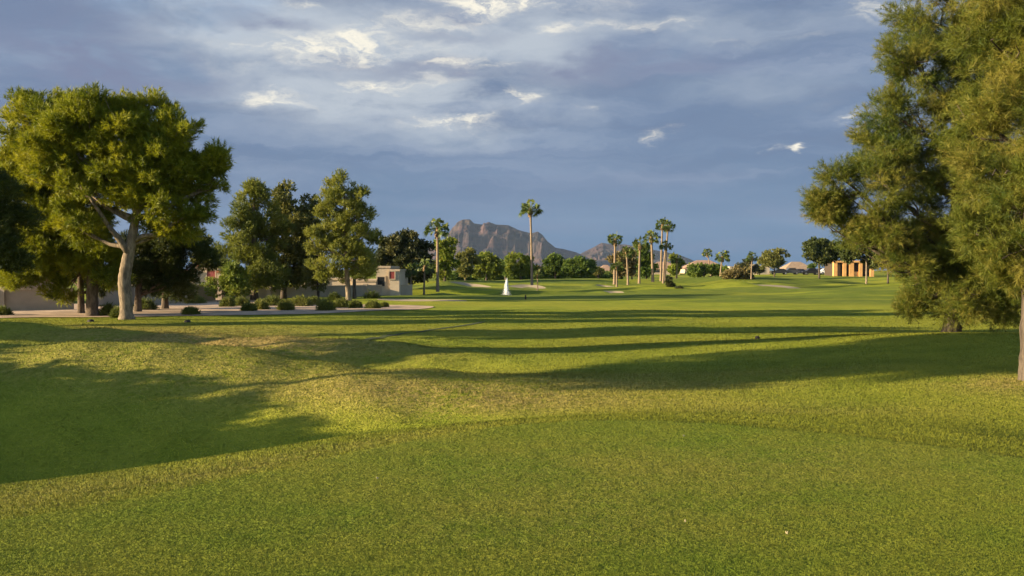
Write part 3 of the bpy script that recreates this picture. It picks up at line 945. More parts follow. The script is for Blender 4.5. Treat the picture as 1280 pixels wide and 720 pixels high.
# trees beyond the green
BK = dict(shape='leaf', sub=.8, dens=50, k=8, L=.36, W=.19, twig=.45)
ur = np.random.default_rng(55)
UP, UD, UT = [], [], []
for k in range(150):
    pxu = ur.uniform(548, 770); yu = ur.uniform(186, 200)
    hx, hy, hz = pt(pxu, yu)
    hh_, rr_ = ur.uniform(.7, 2.0), ur.uniform(.9, 1.8)
    v = unit(ur.normal(size=(110, 3))); v[:, 2] = np.abs(v[:, 2])
    UP.append(np.array([hx, hy, hz]) + v * (ur.uniform(.4, 1, 110) ** .5)[:, None] * np.array([rr_, rr_, hh_])); UD.append(v + [0, 0, .4]); UT.append(np.full(110, np.clip(ur.normal(.4, .25), 0, 1)))
V, nv, tn = tufts(np.concatenate(UP), np.concatenate(UD), np.concatenate(UT), 6, .34, .18, .3, (.3, 1.1), ur, 'leaf')
tag(np_mesh('undergrowth', V, np.arange(len(V)), np.full(len(V) // nv, nv), M['leaf_mid'], attrs={'tint': tn}), 'continuous low green undergrowth below the far trees', 'undergrowth', kind='stuff')
G_B = 'trees beyond the green, in front of the mountain'
for i, (px, Y, lob, lab, mt) in enumerate([
    (556, 135, [(556, 308, 10, 12), (560, 322, 12, 13), (552, 335, 12, 10)], 'light green tree right behind the nearer palm trunk', 'leaf_light'),
    (582, 165, [(578, 325, 10, 10), (588, 323, 9, 10), (582, 336, 12, 9)], 'olive tree below the left shoulder of the mountain', 'leaf_olive'),
    (608, 175, [(603, 324, 11, 8), (612, 330, 12, 10), (620, 337, 10, 8), (601, 338, 10, 8)], 'yellow topped green tree left of the fountain', 'leaf_light'),
    (632, 185, [(632, 332, 9, 8), (638, 339, 9, 6)], 'low rounded tree directly behind the fountain', 'leaf_mid'),
    (651, 170, [(647, 326, 10, 8), (655, 332, 11, 9), (644, 337, 10, 7), (661, 338, 9, 6)], 'leafy green tree left of the tallest palm trunk', 'leaf_light'),
    (694, 185, [(688, 332, 9, 7), (697, 328, 11, 8), (690, 339, 13, 6)], 'round green tree right of the tallest palm trunk', 'leaf_mid'),
    (722, 180, [(716, 330, 13, 8), (729, 333, 12, 8), (722, 339, 18, 6)], 'widest dome shaped tree below the saddle between mountains', 'leaf_mid'),
    (748, 190, [(748, 339, 7, 6)], 'small round bush beside the pink gabled house', 'leaf_olive'),
    (672, 190, [(672, 340, 9, 4), (664, 341, 6, 4)], 'low brownish scrub at the foot of the far trees, behind the tallest palm', 'leaf_twig'),
]):
    tree('leafy_tree', px, Y, lob, lab, M[mt], M['bark_grey'], 40 + i, trunk_px=[(px, 350), (px, lob[0][1])], trunk_w=[3, 1.5], group=G_B, **BK)
for i, (px, Y, lob, lab, mt) in enumerate([
    (790, 150, [(772, 328, 10, 9), (787, 322, 9, 9), (780, 336, 12, 8)], 'reddish brown leafy tree behind the left palms of the cluster', 'leaf_twig'),
    (808, 158, [(806, 322, 8, 14), (801, 334, 9, 10), (810, 337, 9, 8)], 'dark tree behind the palm cluster', 'leaf_mid'),
    (845, 165, [(845, 328, 7, 9), (843, 338, 8, 8)], 'narrow light green tree right of the palm cluster', 'leaf_light'),
    (880, 175, [(870, 339, 12, 5), (888, 337, 14, 6), (902, 338, 10, 6)], 'long low green hedge in front of the tan roofed houses', 'leaf_mid'),
    (968, 215, [(962, 324, 11, 9), (974, 322, 10, 9), (966, 327, 12, 7), (955, 330, 8, 5)], 'grey green rounded tree between the flat house and the brown roof', 'leaf_olive'),
    (922, 145, [(918, 340, 10, 5), (928, 345, 12, 7), (910, 341, 8, 4), (936, 350, 6, 4)], 'brown twiggy bush left of the lone slim palm', 'leaf_twig'),
    (1024, 150, [(1018, 308, 10, 9), (1032, 312, 14, 11), (1018, 320, 10, 7), (1044, 316, 14, 9), (1028, 324, 10, 5)], 'dark round tree with thin trunk left of the orange building', 'leaf_dk'),
    (1010, 275, [(1017, 335, 6, 4)], 'small bush at the right end of the brown roof', 'leaf_mid'),
    (915, 230, [(931, 333, 7, 7), (948, 337, 6, 4)], 'dark bush in front of the flat walled house', 'leaf_dark'),
    (1083, 140, [(1082, 306, 22, 14), (1104, 306, 24, 16), (1066, 314, 14, 10), (1098, 324, 20, 10)], 'tree with a pale thin trunk right of the orange building', 'leaf_dk'),
    (1110, 128, [(1115, 318, 24, 16), (1138, 310, 26, 18), (1125, 330, 22, 8)], 'tree with grey trunk half hidden by the big right pine', 'leaf_dk'),
    (1172, 165, [(1160, 318, 34, 20), (1200, 315, 36, 24), (1235, 320, 36, 22), (1270, 318, 36, 24), (1180, 336, 40, 10), (1250, 338, 40, 10)], 'dark mass of trees behind the big right pine', 'leaf_dark'),
]):
    nm = 'leafy_bush' if ('bush' in lab or 'shrub' in lab) else ('clipped_hedge' if 'hedge' in lab else 'leafy_tree')
    px2 = px
    tree(nm, px2, Y, lob, lab, M[mt], M['bark_pale'] if 'pale' in lab else M['bark_grey'], 60 + i, trunk_px=[(px2, 352), (px2, lob[0][1])], trunk_w=[2.4, 1.5] if 'trunk' in lab else [2, 1],
         cat=nm.split('_')[-1], cover=.6 if 'twiggy' in lab else 1.0, **BK)
tree('pine_tree', 1146, 95, [(1150, 300, 30, 20), (1170, 315, 22, 16), (1130, 290, 20, 16)], 'pine with reddish trunk seen below the big right pine', M['pine_dark'], M['bark_red'], 80,
     trunk_px=[(1146, 358), (1146, 330), (1148, 300)], trunk_w=[6, 5, 4], **MK)

tree('leafy_bush', 837, 119, [(836, 353, 5, 7), (839, 357, 4, 5)], 'small dark shrub at the foot of the palm cluster', M['leaf_dark'], M['bark_grey'], 90, trunk_px=[(837, 362), (837, 355)], trunk_w=[2, 1], cat='bush',
     shape='leaf', sub=.3, dens=40, k=7, L=.16, W=.09, twig=.2)
tree('leafy_bush', 848, 117, [(848, 361, 4, 3)], 'tiny dark round bush on the grass right of the palm cluster', M['leaf_dark'], M['bark_grey'], 91, trunk_px=[(848, 365), (848, 362)], trunk_w=[2, 1], cat='bush',
     shape='leaf', sub=.25, dens=40, k=7, L=.14, W=.08, twig=.15)

# the two big pines on the right
RK = dict(sub=.42, dens=60, k=24, cover=.92, least=9, L=.13, W=.0085, twig=.22, up=.25, spread=(.35, 1.15))
G_R = 'big pines on the right'
tree('pine_tree', 1190, 27, [(1165, 15, 46), (1128, 85, 40), (1118, 140, 42), (1105, 185, 38), (1132, 205, 50), (1090, 232, 38), (1044, 222, 17, 12), (1024, 256, 19, 15), (1052, 262, 15, 10), (1096, 286, 40, 24), (1155, 268, 62),
                             (1172, 150, 62), (1195, 70, 62), (1222, 325, 62, 50), (1165, 346, 42, 28), (1206, 372, 36, 20), (1252, 372, 42, 26), (1238, 240, 70), (1122, 328, 26, 16), (1150, 375, 18, 10), (1250, 130, 60),
                             (1210, -50, 70), (1160, -45, 40), (1225, -130, 50), (1280, 300, 50), (1290, 20, 60), (1285, 200, 60), (1060, 280, 24, 10), (1036, 266, 16, 9), (1080, 298, 26, 14), (1140, 386, 14, 8), (1265, 392, 24, 12), (1205, 165, 55), (1210, 225, 52), (1195, 300, 46), (1222, 60, 50), (1194, 387, 26, 12, -.5), (1230, 350, 40, 26), (1040, 250, 16, 10), (1024, 262, 14, 9)],
     'big pine whose boughs droop to the grass, with a short dark trunk', M['pine_r'], M['bark_grey'], 31, trunk_px=[(1190, 421), (1191, 400), (1193, 360), (1196, 250), (1205, 100), (1215, -100)], trunk_w=[25, 21, 19, 15, 10, 3],
     group=G_R, limb=.09, start=.12, twigs=3, depth=1.0, dspread=.9, **RK)
RK2 = dict(RK); RK2.update(sub=.34, k=26, L=.12, W=.0066, dens=56, twig=.18)
tree('pine_tree', 1296, 15.6, [(1265, 300, 44, 36), (1225, 285, 28, 20), (1252, 215, 55, 40), (1290, 130, 70), (1262, 60, 60, 50), (1300, 260, 60), (1235, 140, 40, 30), (1330, 200, 70), (1300, 10, 70), (1262, -40, 55), (1340, 80, 80), (1350, 320, 60, 40), (1300, -110, 70), (1275, 345, 34, 18)],
     'nearest pine at the right edge with a straight grey brown trunk', M['pine_r'], M['bark_grey'], 32, trunk_px=[(1296, 476), (1294, 420), (1294, 330), (1296, 150), (1300, -120)], trunk_w=[38, 34, 30, 24, 8],
     group=G_R, limb=.06, start=.2, twigs=3, depth=1.0, dspread=.9, tshift=.05, **RK2)


# ------------------------------------------------------------------ palms
def palm(px, Y, top, base_w, label, seed, group, crown=17, lean=0, skirt=.6, dense=62):
    r = np.random.default_rng(seed)
    x, y, z = pt(px, Y)
    s = Y / F
    H = zrow(top, Y) - z
    R = crown * s
    root = empty('palm_tree', (x, y, z), label, 'palm', group)
    R *= 1.12
    H0 = H - R * .75
    mb = MB()
    nn = 16
    zz_ = np.linspace(-.1, H0, nn)
    lx = lean * s * (zz_ / H0) ** 1.6
    path = np.column_stack((lx, np.zeros(nn), zz_))
    rad = np.interp(zz_ / H0, [0, .06, .2, .85, 1], [1.35, 1.0, .82, .62, .8]) * base_w * s / 2 * .88
    # leaf-scar rings: fine steps along the trunk
    tt = np.linspace(0, nn - 1, 90)
    fine = np.column_stack([np.interp(tt, range(nn), path[:, i]) for i in range(3)])
    fr_ = np.interp(tt, range(nn), rad) * (1 + .07 * (np.arange(90) % 2))
    mb.tube(fine, fr_, 10, True, .04, r)
    mb.build('trunk', M['bark_palm'], root, True)
    c = np.array([lx[-1], 0, H0])
    # skirt of dead leaves hanging round the neck
    V, T = [], []
    ns = 60
    for i in range(ns):
        a = r.uniform(0, 2 * math.pi)
        o_ = np.array([math.cos(a), math.sin(a), 0])
        st = c + np.array([0, 0, r.uniform(-.2, .2) * R]) + o_ * base_w * s * .35
        e = st + o_ * R * r.uniform(.05, .2) * skirt + np.array([0, 0, -R * r.uniform(.25, .8) * skirt])
        sd_ = np.array([-o_[1], o_[0], 0]) * R * .07
        V += [st - sd_ * .4, st + sd_ * .4, e + sd_, e - sd_]
    np_mesh('dead_frond_skirt', np.array(V), np.arange(len(V)), np.full(ns, 4), M['skirt'], root)
    # fan leaves: a stalk, then a half-circle of pleated blades with drooping tips
    V, S, T = [], [], []
    for i in range(dense):
        a = r.uniform(0, 2 * math.pi)
        e = math.asin(np.clip(r.uniform(-.55, 1.0), -1, 1))
        d = np.array([math.cos(a) * math.cos(e), math.sin(a) * math.cos(e), math.sin(e)])
        hub = c + d * R * r.uniform(.40, .74)
        hub[2] -= (1 - abs(d[2])) * R * .05
        u = unit(np.cross(d, [0, 0, 1.0]) + r.normal(0, .1, 3))
        ro_ = r.uniform(-1.2, 1.2)
        u = unit(u * math.cos(ro_) + np.cross(d, u) * math.sin(ro_))
        nrm = unit(np.cross(u, d))
        sd_ = u * R * .022
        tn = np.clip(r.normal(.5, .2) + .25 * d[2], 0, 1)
        V += [c - sd_, c + sd_, hub + sd_, hub - sd_]; S.append(4); T += [tn] * 4
        nb = 13
        fl = R * r.uniform(.28, .42)
        for b_ in np.linspace(-1.25, 1.25, nb):
            bd = d * math.cos(b_) + u * math.sin(b_)
            ln = fl * (1 - .22 * abs(b_))
            wv = unit(np.cross(bd, nrm)) * fl * .062
            mid = hub + bd * ln * .6 + nrm * ln * .03
            tip = hub + bd * ln + np.array([0, 0, -ln * r.uniform(.15, .6)])
            V += [hub, mid + wv, tip, mid - wv]; S.append(4); T += [tn + r.normal(0, .06)] * 4
    np_mesh('crown', np.array(V), np.arange(len(V)), S, M['frond'], root, attrs={'tint': np.clip(T, 0, 1)})
    return root


G_P = 'fan palms round the far green'
palm(547, 100, 273, 5.0, 'stout fan palm in front of the round dark tree', 101, G_P, 17, 0)
palm(665, 116, 251, 4.2, 'tallest lone fan palm standing just right of the fountain', 102, G_P, 14, -2)
palm(672, 118, 338, 2.0, 'tiny fan palm beside the trunk of the tallest palm', 103, G_P, 7, 0)
palm(768, 124, 291, 4.2, 'leftmost fan palm of the cluster, standing a little apart', 104, G_P, 11, 1)
palm(785, 130, 307, 3.4, 'shorter fan palm second from the left in the cluster', 105, G_P, 10, -2)
palm(799, 134, 297, 4.0, 'fan palm in the middle of the cluster, left of the white trunks', 106, G_P, 11, 1)
palm(816, 122, 288, 4.6, 'thick crowned palm with the brightest trunk in the cluster', 107, G_P, 11, -2)
palm(826, 121, 273, 3.6, 'taller of the twin palms at the top of the cluster', 108, G_P, 10, 2)
palm(831, 124, 275, 3.6, 'slim leaning palm crossing the tallest of the cluster', 109, G_P, 10, 4)
palm(829, 120, 300, 3.6, 'lower palm with a drooping crown at the right of the cluster', 110, G_P, 9, 3)
palm(771, 121, 326, 3.0, 'bushy low palm at the foot of the leftmost cluster palm', 112, G_P, 9, 0)
palm(900, 170, 313, 3.0, 'spiky palm above the hedge in front of the tan roofs', 113, G_P, 10, 3)
palm(889, 185, 311, 2.2, 'thin palm leaning left over the tan roofed house', 114, G_P, 7, -5)
palm(939, 142, 315, 2.2, 'lone slim palm right of the brown twiggy bush', 115, G_P, 8, 1)
palm(846, 160, 318, 2.4, 'short green palm close right of the cluster', 116, G_P, 8, 0)
palm(514, 100, 330, 3.4, 'low dark palm at the left foot of the round dark tree', 117, G_P, 12, -1)
palm(530, 101, 323, 3.4, 'low leafy palm left of the stout fan palm', 118, G_P, 12, 1)


# ------------------------------------------------------------------ desert shrubs on the gravel
def shrub(px, Y, wpx, hpx, label, seed, tsh=0.0):
    r = np.random.default_rng(seed)
    x, y, z = pt(px, Y)
    s = Y / F
    R, Hh = wpx * s / 2, hpx * s
    root = empty('desert_shrub', (x, y, z), label, 'shrub', 'low shrubs on the gravel')
    mb = MB()
    for i in range(14):
        a = r.uniform(0, 6.28)
        mb.tube([(0, 0, -.03), (math.cos(a) * R * .4, math.sin(a) * R * .4, Hh * .4), (math.cos(a) * R * .7, math.sin(a) * R * .7, Hh * .75)], [.02, .014, .006], 5)
    mb.build('stem', M['bark_dark'], root)
    n = 700
    v = unit(r.normal(size=(n, 3))); v[:, 2] = np.abs(v[:, 2])
    rad = r.uniform(.35, 1.0, n) ** .6
    lump = 1 + .16 * np.sin(5 * np.arctan2(v[:, 1], v[:, 0]) + r.uniform(0, 6)) + .10 * r.normal(size=n)
    P = v * (rad * lump)[:, None] * np.array([R, R, Hh * .95])
    V, nv, tn = tufts(P, v + np.array([0, 0, .5]), np.clip(.5 + tsh + r.normal(0, .18, n), 0, 1), 9, .14, .022, .10, (.2, .9), r)
    np_mesh('foliage', V, np.arange(len(V)), np.full(len(V) // 3, 3), M['shrub'], root, attrs={'tint': tn})


for i, q in enumerate([
    (0, 52, 24, 10, 'dark low shrub at the foot of the block wall, at the left edge', -.2),
    (135, 53, 22, 14, 'shaded shrub between the dark straight trunk and the pale trunk', -.3),
    (147, 51, 16, 12, 'small shrub touching the foot of the pale forked trunk', -.1),
    (182, 60, 26, 14, 'shaded wide shrub right of the pale forked trunk', -.3),
    (238, 53.5, 20, 9, 'lone dark shrub on the front edge of the gravel beside the lawn', -.1),
    (244, 74, 26, 10, 'yellow green flat topped shrub at the back of the gravel near the wall', .2),
    (284, 66, 18, 12, 'round shrub left of the pair in front of the leafy bush', .0),
    (302, 69, 20, 11, 'shrub half hidden behind the round one before the leafy bush', .0),
    (311, 59, 18, 9, 'small dark shrub in front of the paler tuft on the gravel', -.15),
    (325, 61, 20, 11, 'pale grassy tuft right behind the small dark shrub', .2),
    (340, 69, 26, 12, 'wide dark shrub under the olive leafy tree', -.2),
    (357, 60.5, 20, 12, 'bright round shrub in the middle of the gravel bed', .15),
    (376, 68, 28, 12, 'broad yellow green shrub behind the bright round one', .15),
    (392, 70, 18, 10, 'grey green shrub right of the broad yellow green one', -.1),
    (407, 60, 22, 13, 'largest bright green shrub left of the airy pine trunk', .15),
    (426, 66, 24, 11, 'shrub just left of the foot of the airy pine trunk', .0),
    (444, 65, 16, 9, 'low shrub just right of the foot of the airy pine trunk', -.1),
    (466, 64, 18, 9, 'last sunlit shrub at the right end of the row', .0),
    (480, 66, 10, 5, 'tiny shrub at the right tip of the row', -.1),
    (465, 82, 22, 12, 'dark rounded shrub against the wall of the stepped stucco house', -.4),
    (418, 80, 16, 10, 'dark reddish shrub against the wall under the airy pine', -.4),
    (637, 90, 0, 0, '', 0),
]):
    if q[2]:
        shrub(q[0], q[1], q[2], q[3], q[4], 200 + i, q[5])


# ------------------------------------------------------------------ garden wall and houses
def wall_run(name, pts_, h, label, seed=0):
    root = empty(name, (pts_[0][0], pts_[0][1], 0), label, 'wall')
    body, cap, pil = MB(), MB(), MB()
    o_ = np.array(pts_[0])
    for a, b in zip(pts_[:-1], pts_[1:]):
        a, b = np.array(a) - o_, np.array(b) - o_
        d = (b - a) / np.linalg.norm(b - a)
        nrm = np.array([-d[1], d[0]])
        L = np.linalg.norm(b - a)
        m = max(2, int(L / 4))
        for j in range(m):
            p0, p1_ = a + d * L * j / m, a + d * L * (j + 1) / m
            g0 = gz(*(p0 + o_)); g1 = gz(*(p1_ + o_))
            for mbx, hw, zb, zt in ((body, .1, -.4, h), (cap, .15, h + .002, h + .08)):
                V = []
                for pp, g in ((p0, g0), (p1_, g1)):
                    for s in (-hw, hw):
                        q_ = pp + nrm * s
                        V += [(q_[0], q_[1], g + zb), (q_[0], q_[1], g + zt)]
                mbx.add(V, [(0, 1, 5, 4), (2, 6, 7, 3), (1, 3, 7, 5), (0, 4, 6, 2), (0, 2, 3, 1), (4, 5, 7, 6)])
            q_ = p0
            g = g0
            pil.box(q_[0] - .2, q_[0] + .2, q_[1] - .2, q_[1] + .2, g - .4, g + h + .18)
    body.build('wall_panel', M['block'], root)
    cap.build('coping', M['stucco'], root)
    pil.build('pilaster', M['block'], root)
    return root


wall_run('garden_wall', [pxy(-90, 57), pxy(92, 59.5)], 1.25, 'tan block garden wall behind the dark straight pine trunk')
wall_run('garden_wall', [pxy(120, 66), pxy(205, 74), pxy(268, 84)], 1.35, 'block wall beside the gravel right of the pale forked trunk')
wall_run('garden_wall', [pxy(275, 87), pxy(395, 91), pxy(515, 96)], 1.0, 'long pale wall behind the cone shaped pine and the airy pine')


def window(root, x, z, wd, h, y, frame='stucco', pane='glass'):
    f_ = MB()
    t_ = .1
    f_.box(x - wd / 2 - t_, x + wd / 2 + t_, y - .07, y - .003, z - h / 2 - t_, z - h / 2)
    f_.box(x - wd / 2 - t_, x + wd / 2 + t_, y - .07, y - .003, z + h / 2, z + h / 2 + t_)
    f_.box(x - wd / 2 - t_, x - wd / 2, y - .07, y - .003, z - h / 2 + .001, z + h / 2 - .001)
    f_.box(x + wd / 2, x + wd / 2 + t_, y - .07, y - .003, z - h / 2 + .001, z + h / 2 - .001)
    fo = f_.build('window', M[frame], root)
    g_ = MB(); g_.box(x - wd / 2 + .002, x + wd / 2 - .002, y - .035, y - .004, z - h / 2 + .002, z + h / 2 - .002)
    g_.build('pane', M[pane], fo)


def hip_house(px0, px1, Y, eave, ridge, label, roof, wall, seed, deep=9, wins=2, base=350):
    x0, x1 = (px0 - 640) / F * Y, (px1 - 640) / F * Y
    xc = (x0 + x1) / 2
    z = gz(xc, Y)
    root = empty('house', (xc, Y, z), label, 'house', None)
    W = x1 - x0
    he, hr = zrow(eave, Y) - z, zrow(ridge, Y) - z
    b_ = MB(); b_.box(-W / 2, W / 2, 0, deep, -.5, he)
    b_.build('wall', M[wall], root)
    r_ = MB()
    ov = .5
    hipx = min(W * .35, deep * .5)
    V = [(-W / 2 - ov, -ov, he), (W / 2 + ov, -ov, he), (W / 2 + ov, deep + ov, he), (-W / 2 - ov, deep + ov, he), (-W / 2 + hipx, deep / 2, hr), (W / 2 - hipx, deep / 2, hr)]
    r_.add(V, [(0, 1, 5, 4), (1, 2, 5), (2, 3, 4, 5), (3, 0, 4), (3, 2, 1, 0)])
    r_.build('roof', M[roof], root)
    for i in range(wins):
        window(root, -W / 2 + W * (i + .5) / wins, he * .55, min(1.6, W / wins * .45), he * .38, 0)
    return root


def box_house(px0, px1, Y, steps, label, wall, wins, deep=8, name='house', cap='stucco'):
    """flat-roofed house: steps = (px from, px to, row of the parapet)"""
    x0, x1 = (px0 - 640) / F * Y, (px1 - 640) / F * Y
    xc = (x0 + x1) / 2
    z = gz(xc, Y)
    root = empty(name, (xc, Y, z), label, 'house')
    b_, c_ = MB(), MB()
    for k, (a, b, top) in enumerate(steps):
        xa, xb = (a - 640) / F * Y - xc, (b - 640) / F * Y - xc
        h = zrow(top, Y) - z
        b_.box(xa, xb, .0 + .25 * (k % 2), deep - .3 * (k % 2), -.5, h)
        c_.box(xa - .08, xb + .08, -.08 + .25 * (k % 2), deep + .08 - .3 * (k % 2), h + .002, h + .2)
    b_.build('wall', M[wall], root)
    c_.build('parapet', M[cap], root)
    for (wx, wy, ww, wh, pane) in wins:
        k = [i for i, q in enumerate(steps) if q[0] <= wx <= q[1]]
        yo = .25 * ((k[0] if k else 0) % 2)
        window(root, (wx - 640) / F * Y - xc, zrow(wy, Y) - z, ww, wh, yo, pane=pane)
    return root


hA = box_house(225, 282, 100, [(225, 243, 340), (243, 272, 333), (272, 282, 341)], 'stucco house with red tile edge and a dark red window behind the pines', 'stucco',
               [(263, 347, .85, 1.5, 'door_red')], cap='tile_red')
mb = MB(); mb.box(-.35, .35, 1.5, 2.2, 3.0, 4.6); mb.build('chimney', M['stucco_pink'], hA)
box_house(-70, 22, 72, [(-70, -25, 346), (-25, 22, 352)], 'pinkish house behind the garden wall at the left edge', 'stucco_pink', [(8, 372, .9, 1.4, 'glass'), (-14, 372, .9, 1.4, 'glass')], cap='tile_red')
box_house(372, 500, 94, [(372, 398, 347), (398, 440, 350), (440, 470, 352), (470, 487, 335), (487, 499, 339)], 'pale stucco house with a stepped parapet beside the airy pine', 'stucco_pale',
          [(386, 355, .7, 1.0, 'glass'), (452, 361, .8, .7, 'glass'), (490, 344, .5, .7, 'door_red'), (476, 352, .7, .9, 'glass')], cap='stucco')
hip_house(751, 767, 235, 339, 331, 'pink gabled house behind the leftmost cluster palm', 'tile_tan', 'stucco_pink', 1, wins=1)
hip_house(813, 850, 255, 336, 327, 'tan roofed house seen between the white palm trunks', 'tile_tan', 'stucco', 2)
hip_house(856, 910, 265, 336, 325, 'long tan roofed house behind the low hedge', 'tile_tan', 'stucco_pale', 3, wins=4)
box_house(912, 962, 245, [(912, 930, 334), (930, 946, 331), (946, 962, 333)], 'flat roofed pale house behind the lone slim palm', 'stucco_pale', [(921, 338, 1.4, 1.2, 'glass'), (937, 337, 2.0, 1.5, 'glass'), (953, 338, 1.2, 1.1, 'glass')], cap='stucco')
hip_house(982, 1018, 310, 337, 327, 'house with wide brown tile roof behind the parked cars', 'tile_brown', 'stucco', 4, wins=3)

# orange building with open piers
xo, Yo = (1054 - 640) / F * 230, 230
zo = gz(xo, Yo)
ro = empty('pillared_building', (xo, Yo, zo), 'orange stucco building with dark openings between square pillars', 'building')
so = Yo / F
mb = MB(); mb.box(-2.2, 7.5, 1.2, 7.0, -.4, 3.3); mb.build('wall', M['opening_shade'], ro)  # back wall coloured dark as the shade between the pillars
mb = MB(); mb.box(-2.4, 7.7, -.15, 7.2, 3.302, 3.75); mb.build('roof', M['stucco_orange'], ro)
for xp, wd in ((-1.85, .9), (.35, .8), (2.0, 1.1), (4.2, .8), (6.9, .9)):
    mb = MB(); mb.box(xp - wd / 2, xp + wd / 2, 0, .8, -.4, 3.298)
    mb.build('pillar', M['stucco_orange'], ro)
mb = MB(); mb.box(2.56, 3.79, .3, .6, -.3, 1.1); mb.build('low_wall', M['stucco_orange'], ro)


# ------------------------------------------------------------------ parked cars
def car(px, Y, paint, label, rz, tall=0.0):
    x, y, z = pt(px, Y)
    root = empty('parked_car', (x, y, z + .01), label, 'car', 'cars parked by the far houses', rz)
    L, Wd = 4.5, 1.8
    b_ = MB()
    b_.prism([(-2.25, .35), (-2.25, .78), (-2.1, .92), (-1.2, 1.0), (1.5, 1.02), (2.15, .95), (2.25, .7), (2.25, .35)], -Wd / 2, Wd / 2)
    b_.build('body', M[paint], root)
    c_ = MB()
    c_.prism([(-1.15, 1.002), (-.45, 1.48 + tall), (1.0, 1.5 + tall), (1.75, 1.022)], -Wd / 2 + .12, Wd / 2 - .12)
    c_.build('cabin', M[paint], root)
    for s in (-1, 1):
        g_ = MB()
        y0_, y1_ = sorted((s * (Wd / 2 - .119), s * (Wd / 2 - .10)))
        g_.prism([(-.9, 1.06), (-.38, 1.40 + tall), (.92, 1.42 + tall), (1.45, 1.06)], y0_, y1_)
        g_.build('side_window', M['glass'], root)
    for wx in (-1.4, 1.4):
        for s in (-1, 1):
            w_ = MB(); y0_, y1_ = sorted((s * (Wd / 2 - .2), s * (Wd / 2 + .02)))
            w_.cyl_y(wx, y0_, y1_, .33, .33)
            wo = w_.build('wheel', M['rubber'], root)
            h_ = MB(); y0_, y1_ = sorted((s * (Wd / 2 + .021), s * (Wd / 2 + .04)))
            h_.cyl_y(wx, y0_, y1_, .33, .2)
            h_.build('rim', M['rim'], wo)
    return root


car(974, 244, 'black_paint', 'leftmost black car parked under the grey green tree', 0)
car(988, 247, 'grey_paint', 'dark grey car second from the left in the parked row', 0, .15)
car(1001, 250, 'blue_paint', 'dark blue car parked below the brown tile roof', 3.1)
car(1013, 246, 'black_paint', 'rightmost black car below the brown roof, beside a bush', 0, .2)
car(1034, 250, 'white_paint', 'white car parked left of the orange building', 3.1)
car(1024, 262, 'grey_paint', 'grey car half hidden behind the white one', .1)

# ------------------------------------------------------------------ fountain
fx, fy = pxy(633, 107.0)
ft = empty('fountain', (fx, fy, -1.16), 'white fountain jet rising from the pond below the mountain', 'fountain')
r = np.random.default_rng(77)
mb = MB()
for i in range(8):
    a = r.uniform(0, 6.28); o_ = r.uniform(0, .10)
    h = r.uniform(1.3, 2.1)
    n_ = 10
    zz_ = np.linspace(0, h, n_)
    sp = r.uniform(.02, .12)
    pth = np.column_stack((math.cos(a) * (o_ + sp * np.sin(zz_ / h * 2)), math.sin(a) * (o_ + sp * np.sin(zz_ / h * 2)), zz_))
    mb.tube(pth, np.interp(zz_ / h, [0, .5, 1], [.07, .05, .012]), 6, True, .3, r)
mb.build('water_jet', M['foam'], ft)
n = 3000
h = r.uniform(0, 2.0, n)
spr = .05 + .24 * (1 - h / 2.05) ** 2.0
h = h * r.uniform(.75, 1.0, n)
P = np.column_stack((r.normal(0, 1, n) * spr, r.normal(0, 1, n) * spr, h))
V, nv, tn = tufts(P, np.tile([0, 0, -1.0], (n, 1)), np.full(n, .5), 1, .07, .03, .05, (0, .7), r, 'leaf')
np_mesh('spray', V, np.arange(len(V)), np.full(n, 4), M['foam'], ft)
mb = MB(); mb.tube([(0, 0, -.3), (0, 0, .12)], [.25, .18], 12); mb.build('nozzle', M['marker'], ft)

# ------------------------------------------------------------------ small things on the lawn
def marker(px, Y, w_, h_, label, name='lawn_marker', cat='marker', mat='marker'):
    x, y, z = pt(px, Y)
    r = np.random.default_rng(int(px))
    mb = MB()
    nn = 9
    zz_ = np.linspace(-.02, h_, nn)
    mb.tube(np.column_stack((np.zeros(nn), np.zeros(nn), zz_)), np.interp(zz_ / h_, [0, .2, .75, 1], [.5, .5, .42, .2]) * w_, 10, True, .08, r)
    o = mb.build(name, M[mat], None, True)
    o.location = (x, y, z)
    tag(o, label, cat)


marker(113, 46.5, .32, .12, 'low dark marker on the lawn in front of the dark straight trunk')
marker(234, 46.5, .32, .12, 'low dark marker on the lawn in front of the gravel shrub')
marker(947, 28.5, .14, .10, 'small dark clod on the striped fairway, right of centre', 'turf_clod', 'clod')
marker(657, 87, .16, .45, 'short dark post on the fairway below the tallest palm', 'fairway_post', 'post')
marker(468, 12.6, .035, .09, 'tiny dark sprinkler stub at the edge of the shaded hollow', 'sprinkler_stub', 'sprinkler')


def litter(px, py, w_, label, ang):
    Y = CZ * F / (py - HY)
    x, y = (px - 640) / F * Y, Y
    r = np.random.default_rng(int(px))
    z = gz(x, y) + .016
    n_ = 10
    V = []
    for k in range(n_):
        a = 2 * math.pi * k / n_
        rr = w_ * (1 + .25 * r.normal())
        V.append((rr * math.cos(a), rr * .5 * math.sin(a), .008 * math.cos(2 * a) + .01))
    V2 = [(a, b, c - .003) for a, b, c in V]
    mb = MB()
    mb.add(V + V2, [tuple(range(n_)), tuple(range(n_, 2 * n_))[::-1]] + [(i, i + n_, (i + 1) % n_ + n_, (i + 1) % n_) for i in range(n_)])
    o = mb.build('fallen_leaf', M['litter'])
    o.location = (x, y, z); o.rotation_euler = (.1, .15, ang)
    tag(o, label, 'leaf', 'dry leaves lying on the tee')


litter(855, 548, .010, 'tiny pale leaf near the far edge of the tee', .3)
litter(857, 657, .011, 'white curled leaf lowest in the middle of the tee', 1.3)
litter(471, 602, .013, 'pale fleck on the left of the tee near the brown rough', .5)
litter(985, 672, .010, 'dry straw coloured leaf on the right of the tee', .1)

